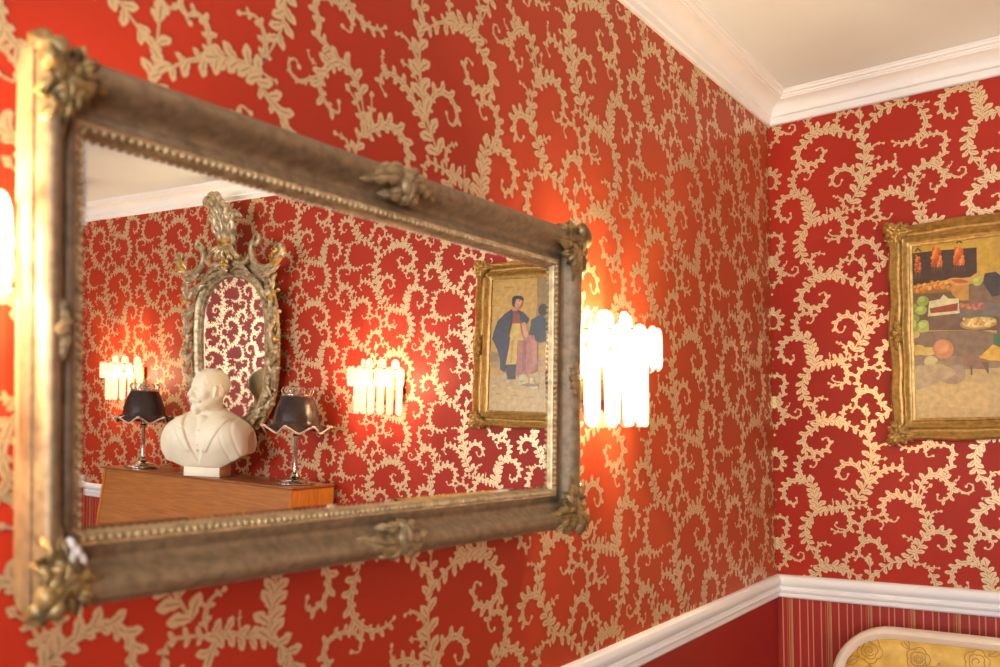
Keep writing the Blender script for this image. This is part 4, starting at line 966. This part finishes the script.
# ---------------------------------------------------------------- marble bust, one continuous surface grown from a distance field
def bust_mesh():
    h = .0034; x = np.arange(-.27, .2701, h, dtype=np.float32); y = np.arange(-.16, .1301, h, dtype=np.float32); z = np.arange(.035, .522, h, dtype=np.float32)
    X, Y, Z = np.meshgrid(x, y, z, indexing='ij'); AX = np.abs(X)
    def ell(c, r, sym=False):
        px = (AX if sym else X)-c[0]; py = Y-c[1]; pz = Z-c[2]
        k0 = np.sqrt((px/r[0])**2+(py/r[1])**2+(pz/r[2])**2); k1 = np.sqrt((px/r[0]**2)**2+(py/r[1]**2)**2+(pz/r[2]**2)**2)
        return k0*(k0-1)/np.maximum(k1, 1e-6)
    def cap(a, b, ra, rb, sym=False):
        a = np.array(a); b = np.array(b); d = b-a; px = (AX if sym else X)-a[0]; py = Y-a[1]; pz = Z-a[2]
        t = np.clip((px*d[0]+py*d[1]+pz*d[2])/d.dot(d), 0, 1)
        return np.sqrt((px-t*d[0])**2+(py-t*d[1])**2+(pz-t*d[2])**2)-(ra+(rb-ra)*t)
    def su(a, b, k): e = np.clip(.5+.5*(b-a)/k, 0, 1); return b*(1-e)+a*e-k*e*(1-e)
    def sub(a, b, k): return -su(-a, b, k)
    hz = .408                                                       # head centre; the head turns on the neck
    X0, Y0 = X, Y; ct, st_ = math.cos(HEAD_TURN), math.sin(HEAD_TURN); X, Y = X0*ct+Y0*st_, -X0*st_+Y0*ct; AX = np.abs(X)
    d = ell((0, .012, hz+.028), (.073, .090, .074))                 # cranium
    d = su(d, ell((0, -.018, hz-.025), (.058, .068, .075)), .03)      # face
    d = su(d, ell((0, -.050, hz-.078), (.034, .034, .028)), .022)     # chin
    d = su(d, cap((.050, .005, hz-.035), (.024, -.045, hz-.078), .020, .020, True), .02)  # jaw
    d = su(d, ell((.036, -.058, hz-.020), (.022, .020, .020), True), .018)   # cheek
    d = su(d, cap((0, -.074, hz+.022), (.040, -.058, hz+.020), .011, .010, True), .010) # brow
    d = sub(d, ell((.031, -.083, hz+.004), (.018, .015, .011), True), .010)  # socket
    d = su(d, ell((.031, -.066, hz+.003), (.0125, .0125, .0105), True), .003)
    d = su(d, cap((.019, -.076, hz+.007), (.044, -.068, hz+.006), .0032, .0028, True), .003)  # upper lid
    d = su(d, cap((0, -.080, hz+.018), (0, -.106, hz-.026), .0075, .0120), .009)  # nose
    d = su(d, ell((.011, -.090, hz-.029), (.008, .010, .007), True), .006)
    d = su(d, cap((.004, -.094, hz-.046), (.034, -.078, hz-.056), .0115, .0060, True), .005)   # moustache
    d = su(d, ell((0, -.084, hz-.062), (.017, .010, .005)), .004)
    d = su(d, ell((0, -.074, hz-.094), (.024, .021, .026)), .012)    # small beard
    ear = ell((.075, .014, hz-.006), (.008, .017, .028), True); d = su(d, ear, .006); d = sub(d, ell((.086, .008, hz-.002), (.006, .010, .018), True), .004)
    hair = ell((0, .020, hz+.034), (.079, .091, .076)); cut = Y-(-.052+.30*np.maximum(0, hz+.055-Z)-.10*np.maximum(0, Z-hz-.055)); hair = np.maximum(hair, cut)
    wav = .0040*np.sin(X*120+Z*90+2*np.sin(Y*60))*np.sin(Y*130-Z*80+1)+.0016*np.sin(Z*330+X*150)-.001; d = su(d, hair+wav, .006)
    d = su(d, cap((.074, -.016, hz+.01), (.070, -.022, hz-.030), .007, .005, True), .006)  # sideburn
    X, Y = X0, Y0; AX = np.abs(X)
    d = su(d, cap((0, .022, .26), (0, .004, hz-.04), .062, .057), .016)         # neck
    t = ell((0, .008, .152), (.222, .112, .150))
    t = su(t, cap((.05, .026, .258), (.160, .026, .200), .058, .050, True), .05)     # shoulders
    t = su(t, ell((.085, -.050, .185), (.105, .070, .085), True), .04)                # chest
    t = su(t, ell((.168, .008, .140), (.050, .080, .085), True), .03)                 # arm stumps
    t = sub(t, -(Z-.074-.22*np.maximum(0, AX-.13)), .008) if False else np.maximum(t, -(Z-.052-np.where(X < 0, .55, .24)*np.maximum(0, AX-.10)-.25*np.maximum(0, Y-.02))*.85); t = np.maximum(t, Y-.094+.22*np.clip(Z-.12, 0, .15))
    t = np.maximum(t, AX-.216)
    # coat: lapels, front opening, collar
    def band(px, w): return np.exp(-(px/w)**2)
    lap = .020+.34*np.maximum(0, .275-Z)*0+.115*np.clip((.275-Z)/.19, 0, 1)**.0*0
    e1 = X-(-.012+.34*(Z-.12)); e2 = -X-(.030+.34*(Z-.12))
    front = np.clip((-Y-.02)/.05, 0, 1)
    t = t-.0052*front*(np.clip((AX-.018-.40*(Z-.115))/.006, 0, 1))*np.clip((.30-Z)/.03, 0, 1)    # coat over shirt
    lapw = np.clip((.075+.55*(Z-.16)-AX)/.005, 0, 1)*np.clip((AX-.018-.40*(Z-.115))/.005, 0, 1)*np.clip((Z-.115)/.01, 0, 1)
    t = t-.0055*front*lapw; t = t+.006*front*band(Z-.232-.35*(AX-.08), .0035)*np.clip((AX-.06)/.01, 0, 1)*np.clip((.125-AX)/.01, 0, 1)
    t = t+.0022*band(np.sin((AX-.12)*60+Z*18), .35)*np.clip((AX-.10)/.03, 0, 1)
    for zb in (.125, .155, .185, .215): t = su(t, ell((0, -.110+.10*max(0, zb-.14), zb), (.006, .006, .006)), .003)
    col = np.maximum(np.abs(np.sqrt((X/1.05)**2+(Y-.016)**2)-.069)-.006, np.abs(Z-.292-.10*(Y))-.022); t = su(t, col, .008)
    t = su(t, ell((.0, -.062, .268), (.026, .018, .020)), .008); t = su(t, cap((0, -.068, .262), (.0, -.096, .205), .016, .012), .008)
    d = su(d, t, .006)
    q = np.maximum(np.maximum(AX-.082, np.abs(Y-.005)-.062), np.maximum(Z-.075, .042-Z))
    d = su(d, cap((0, .01, .07), (0, .01, .13), .062, .075), .02); d = np.maximum(d, .042-Z)
    # surface nets
    ins = d < 0; nx, ny, nz = d.shape
    cs = sum(ins[i:nx-1+i, j:ny-1+j, k:nz-1+k].astype(np.int8) for i in (0, 1) for j in (0, 1) for k in (0, 1))
    act = (cs > 0) & (cs < 8); idx = np.full(act.shape, -1, np.int32); idx[act] = np.arange(act.sum()); A = np.argwhere(act)
    sumv = np.zeros((len(A), 3)); cnt = np.zeros(len(A)); cor = [(i, j, k) for i in (0, 1) for j in (0, 1) for k in (0, 1)]
    for a in range(8):
        for b in range(a+1, 8):
            ca, cb = np.array(cor[a]), np.array(cor[b])
            if abs(ca-cb).sum() != 1: continue
            va = d[tuple((A+ca).T)]; vb = d[tuple((A+cb).T)]; m = (va < 0) != (vb < 0); t_ = np.where(m, va/np.where(m, va-vb, 1), 0)
            sumv += np.where(m[:, None], ca+(cb-ca)*t_[:, None], 0); cnt += m
    V = (A+sumv/cnt[:, None])*h+np.array([x[0], y[0], z[0]])
    F = []
    for ax in range(3):
        s0 = [slice(1, n-1) for n in d.shape]; s1 = list(s0); s0[ax] = slice(0, d.shape[ax]-1); s1[ax] = slice(1, d.shape[ax])
        m = ins[tuple(s0)] != ins[tuple(s1)]; E = np.argwhere(m); off = np.array([1, 1, 1]); off[ax] = 0; E = E+off
        u, v = (ax+1) % 3, (ax+2) % 3; flip = ins[tuple(E.T)]
        du = np.zeros(3, int); dv = np.zeros(3, int); du[u] = 1; dv[v] = 1
        Q = [idx[tuple((E-du-dv).T)], idx[tuple((E-dv).T)], idx[tuple(E.T)], idx[tuple((E-du).T)]]
        Q = np.stack(Q, 1); Q = Q[(Q >= 0).all(1)] if (Q < 0).any() else Q
        F.append(Q)
    return V, np.concatenate(F)
V, F = bust_mesh()
bt = thing('marble_bust', 'cream marble bust of a bearded man in a coat standing on the piano', 'bust', (2.618, -.215, PZ+.0005), BUST_ROT)
mb = MB(); mb.add([tuple(v) for v in V], [tuple(int(i) for i in f) for f in F]); o = mb.build('figure', M_MARBLE, bt, ang=180)
mb = MB(); mb.box((-.090, -.058, 0), (.090, .062, .050), .004); mb.build('pedestal', M_MARBLE, bt)

# ---------------------------------------------------------------- settee against the back wall
st = thing('settee', 'cream framed settee with gold rose brocade back against the striped dado', 'settee', (.80, -.40, 0))
S = lambda x, y, z: (x-.80, y+.40, z)
SX0, SX1, SZ, SY = .215, 1.385, .845, -.165
def rrect(x0, x1, z0, z1, r, n=12):
    P = []
    for cx, cz, a0 in ((x1-r, z1-r, 0), (x0+r, z1-r, PI/2), (x0+r*.3, z0+r*.3, PI), (x1-r*.3, z0+r*.3, 1.5*PI)):
        rr = r if a0 < 2 else r*.3
        P += [(cx+rr*math.cos(a0+PI/2*i/(n-1)), cz+rr*math.sin(a0+PI/2*i/(n-1))) for i in range(n)]
    return P
ro = rrect(SX0, SX1, .46, SZ, .175)
def sweep_closed(mb, lp, prof, fr):
    lp = list(reversed(lp)); n = len(lp); V = []; F = []; k = len(prof)
    for d, w in prof: V += [fr(a, b, w) for a, b in offset_loop(lp, d)]
    for j in range(k-1):
        for i in range(n): F.append((j*n+i, j*n+(i+1) % n, (j+1)*n+(i+1) % n, (j+1)*n+i))
    mb.add(V, F)
sf = lambda a, b, w: S(a, SY-w+.02*0, b)
mb = MB(); sweep_closed(mb, ro, [(-.032, -.02), (-.032, .008), (-.026, .014), (-.013, .019), (-.004, .014), (0, .004), (0, -.02), (-.032, -.02)], sf); mb.build('back_frame', M_SETTEE, st)
mb = MB(); inn = list(reversed(ro)); V = []; F = []; n = len(inn); steps = [(-.030, .004), (-.036, .010), (-.045, .018), (-.08, .026), (-.12, .030)]
for d, w in steps: V += [sf(a, b, w) for a, b in offset_loop(inn, d)]
for j in range(len(steps)-1):
    for i in range(n): F.append((j*n+i, j*n+(i+1) % n, (j+1)*n+(i+1) % n, (j+1)*n+i))
F.append(tuple((len(steps)-1)*n+i for i in range(n))); V2 = [sf(a, b, -.015) for a, b in offset_loop(inn, -.024)]; o = len(V); V += V2; F.append(tuple(o+i for i in range(n)))
mb.add(V, F)
def padw(x, z):
    e = min(x-SX0, SX1-x, SZ-z, z-.46); cx = SX0+.175; cz = SZ-.175
    if x < cx and z > cz: e = .175-math.hypot(x-cx, z-cz)
    if x > SX1-.175 and z > cz: e = .175-math.hypot(x-SX1+.175, z-cz)
    return np.interp(e, [.024, .03, .045, .08, .12], [.004, .010, .018, .026, .030])+.0012
rg = random.Random(11)
def stroke(pts, r=.0013):
    P = [S(x, SY-padw(x, z), z) for x, z in pts if SX0+.03 < x < SX1-.03 and .49 < z < SZ-.03 and padw(x, z) > .0055]
    if len(P) > 2: mb.tube(P, r, 5, mi=1, flat=.35, nrm=(0, -1, 0))
def rose(cx, cz, s):
    stroke(spiral((cx, cz), .003*s, .014*s, rg.uniform(0, 6), rg.uniform(0, 6)+9, 26))
    for ring_, (n_, r_) in enumerate(((4, .017), (5, .026))):
        a0 = rg.uniform(0, 6)
        for k in range(n_):
            a = a0+2*PI*k/n_; stroke([(cx+s*r_*(1+.28*math.sin(PI*i/9))*math.cos(a+(i/9-.5)*2*PI/n_*1.15), cz+s*r_*(1+.28*math.sin(PI*i/9))*math.sin(a+(i/9-.5)*2*PI/n_*1.15)) for i in range(10)])
    for k in range(3):
        a = rg.uniform(0, 6); bx, bz = cx+s*.034*math.cos(a), cz+s*.034*math.sin(a); L = s*.04
        for sg in (-1, 0, 1): stroke([(bx+L*t*math.cos(a)-sg*L*.25*math.sin(PI*t)*math.sin(a), bz+L*t*math.sin(a)+sg*L*.25*math.sin(PI*t)*math.cos(a)) for t in np.linspace(0, 1, 9)], .0011)
for i in range(8):
    for j in range(4): rose(.33+i*.135+(j % 2)*.065+rg.uniform(-.01, .01), .775-j*.085+rg.uniform(-.01, .01), rg.uniform(.9, 1.15))
mb.build('back_pad', [M_SILK, M_SILKD], st, ang=60)
mb = MB(); mb.box(S(SX0+.02, -.66, .36), S(SX1-.02, -.17, .46), .035, 4); mb.build('seat_cushion', M_SILK, st)
mb = MB(); mb.box(S(SX0, -.67, .30), S(SX1, -.155, .365), .012, 3); mb.build('seat_rail', M_SETTEE, st)
for x in (SX0+.03, SX1-.03):
    mb = MB(); mb.tube([S(x, p[0], p[1]) for p in ((-.175, .66), (-.30, .665), (-.42, .655), (-.50, .63), (-.53, .58), (-.515, .50), (-.52, .36))], [.016, .020, .021, .021, .019, .018, .020], 10); mb.build('arm', M_SETTEE, st)
for x, s_ in ((SX0+.03, -1), (SX1-.03, 1)):
    mb = MB(); mb.tube([S(x, -.635, .33), S(x+.012*s_, -.65, .25), S(x+.004*s_, -.64, .13), S(x+.008*s_, -.645, .05), S(x+.014*s_, -.655, .012)], [.032, .030, .018, .014, .022], 12); mb.build('front_leg', M_SETTEE, st)
    mb = MB(); mb.tube([S(x, -.185, .33), S(x, -.17, .20), S(x, -.14, .012)], [.024, .020, .016], 10); mb.build('rear_leg', M_SETTEE, st)
for x in (SX0+.06, SX1-.06): mb = MB(); mb.box(S(x-.02, SY-.01, .34), S(x+.02, SY+.018, .50), .004); mb.build('back_post', M_SETTEE, st)
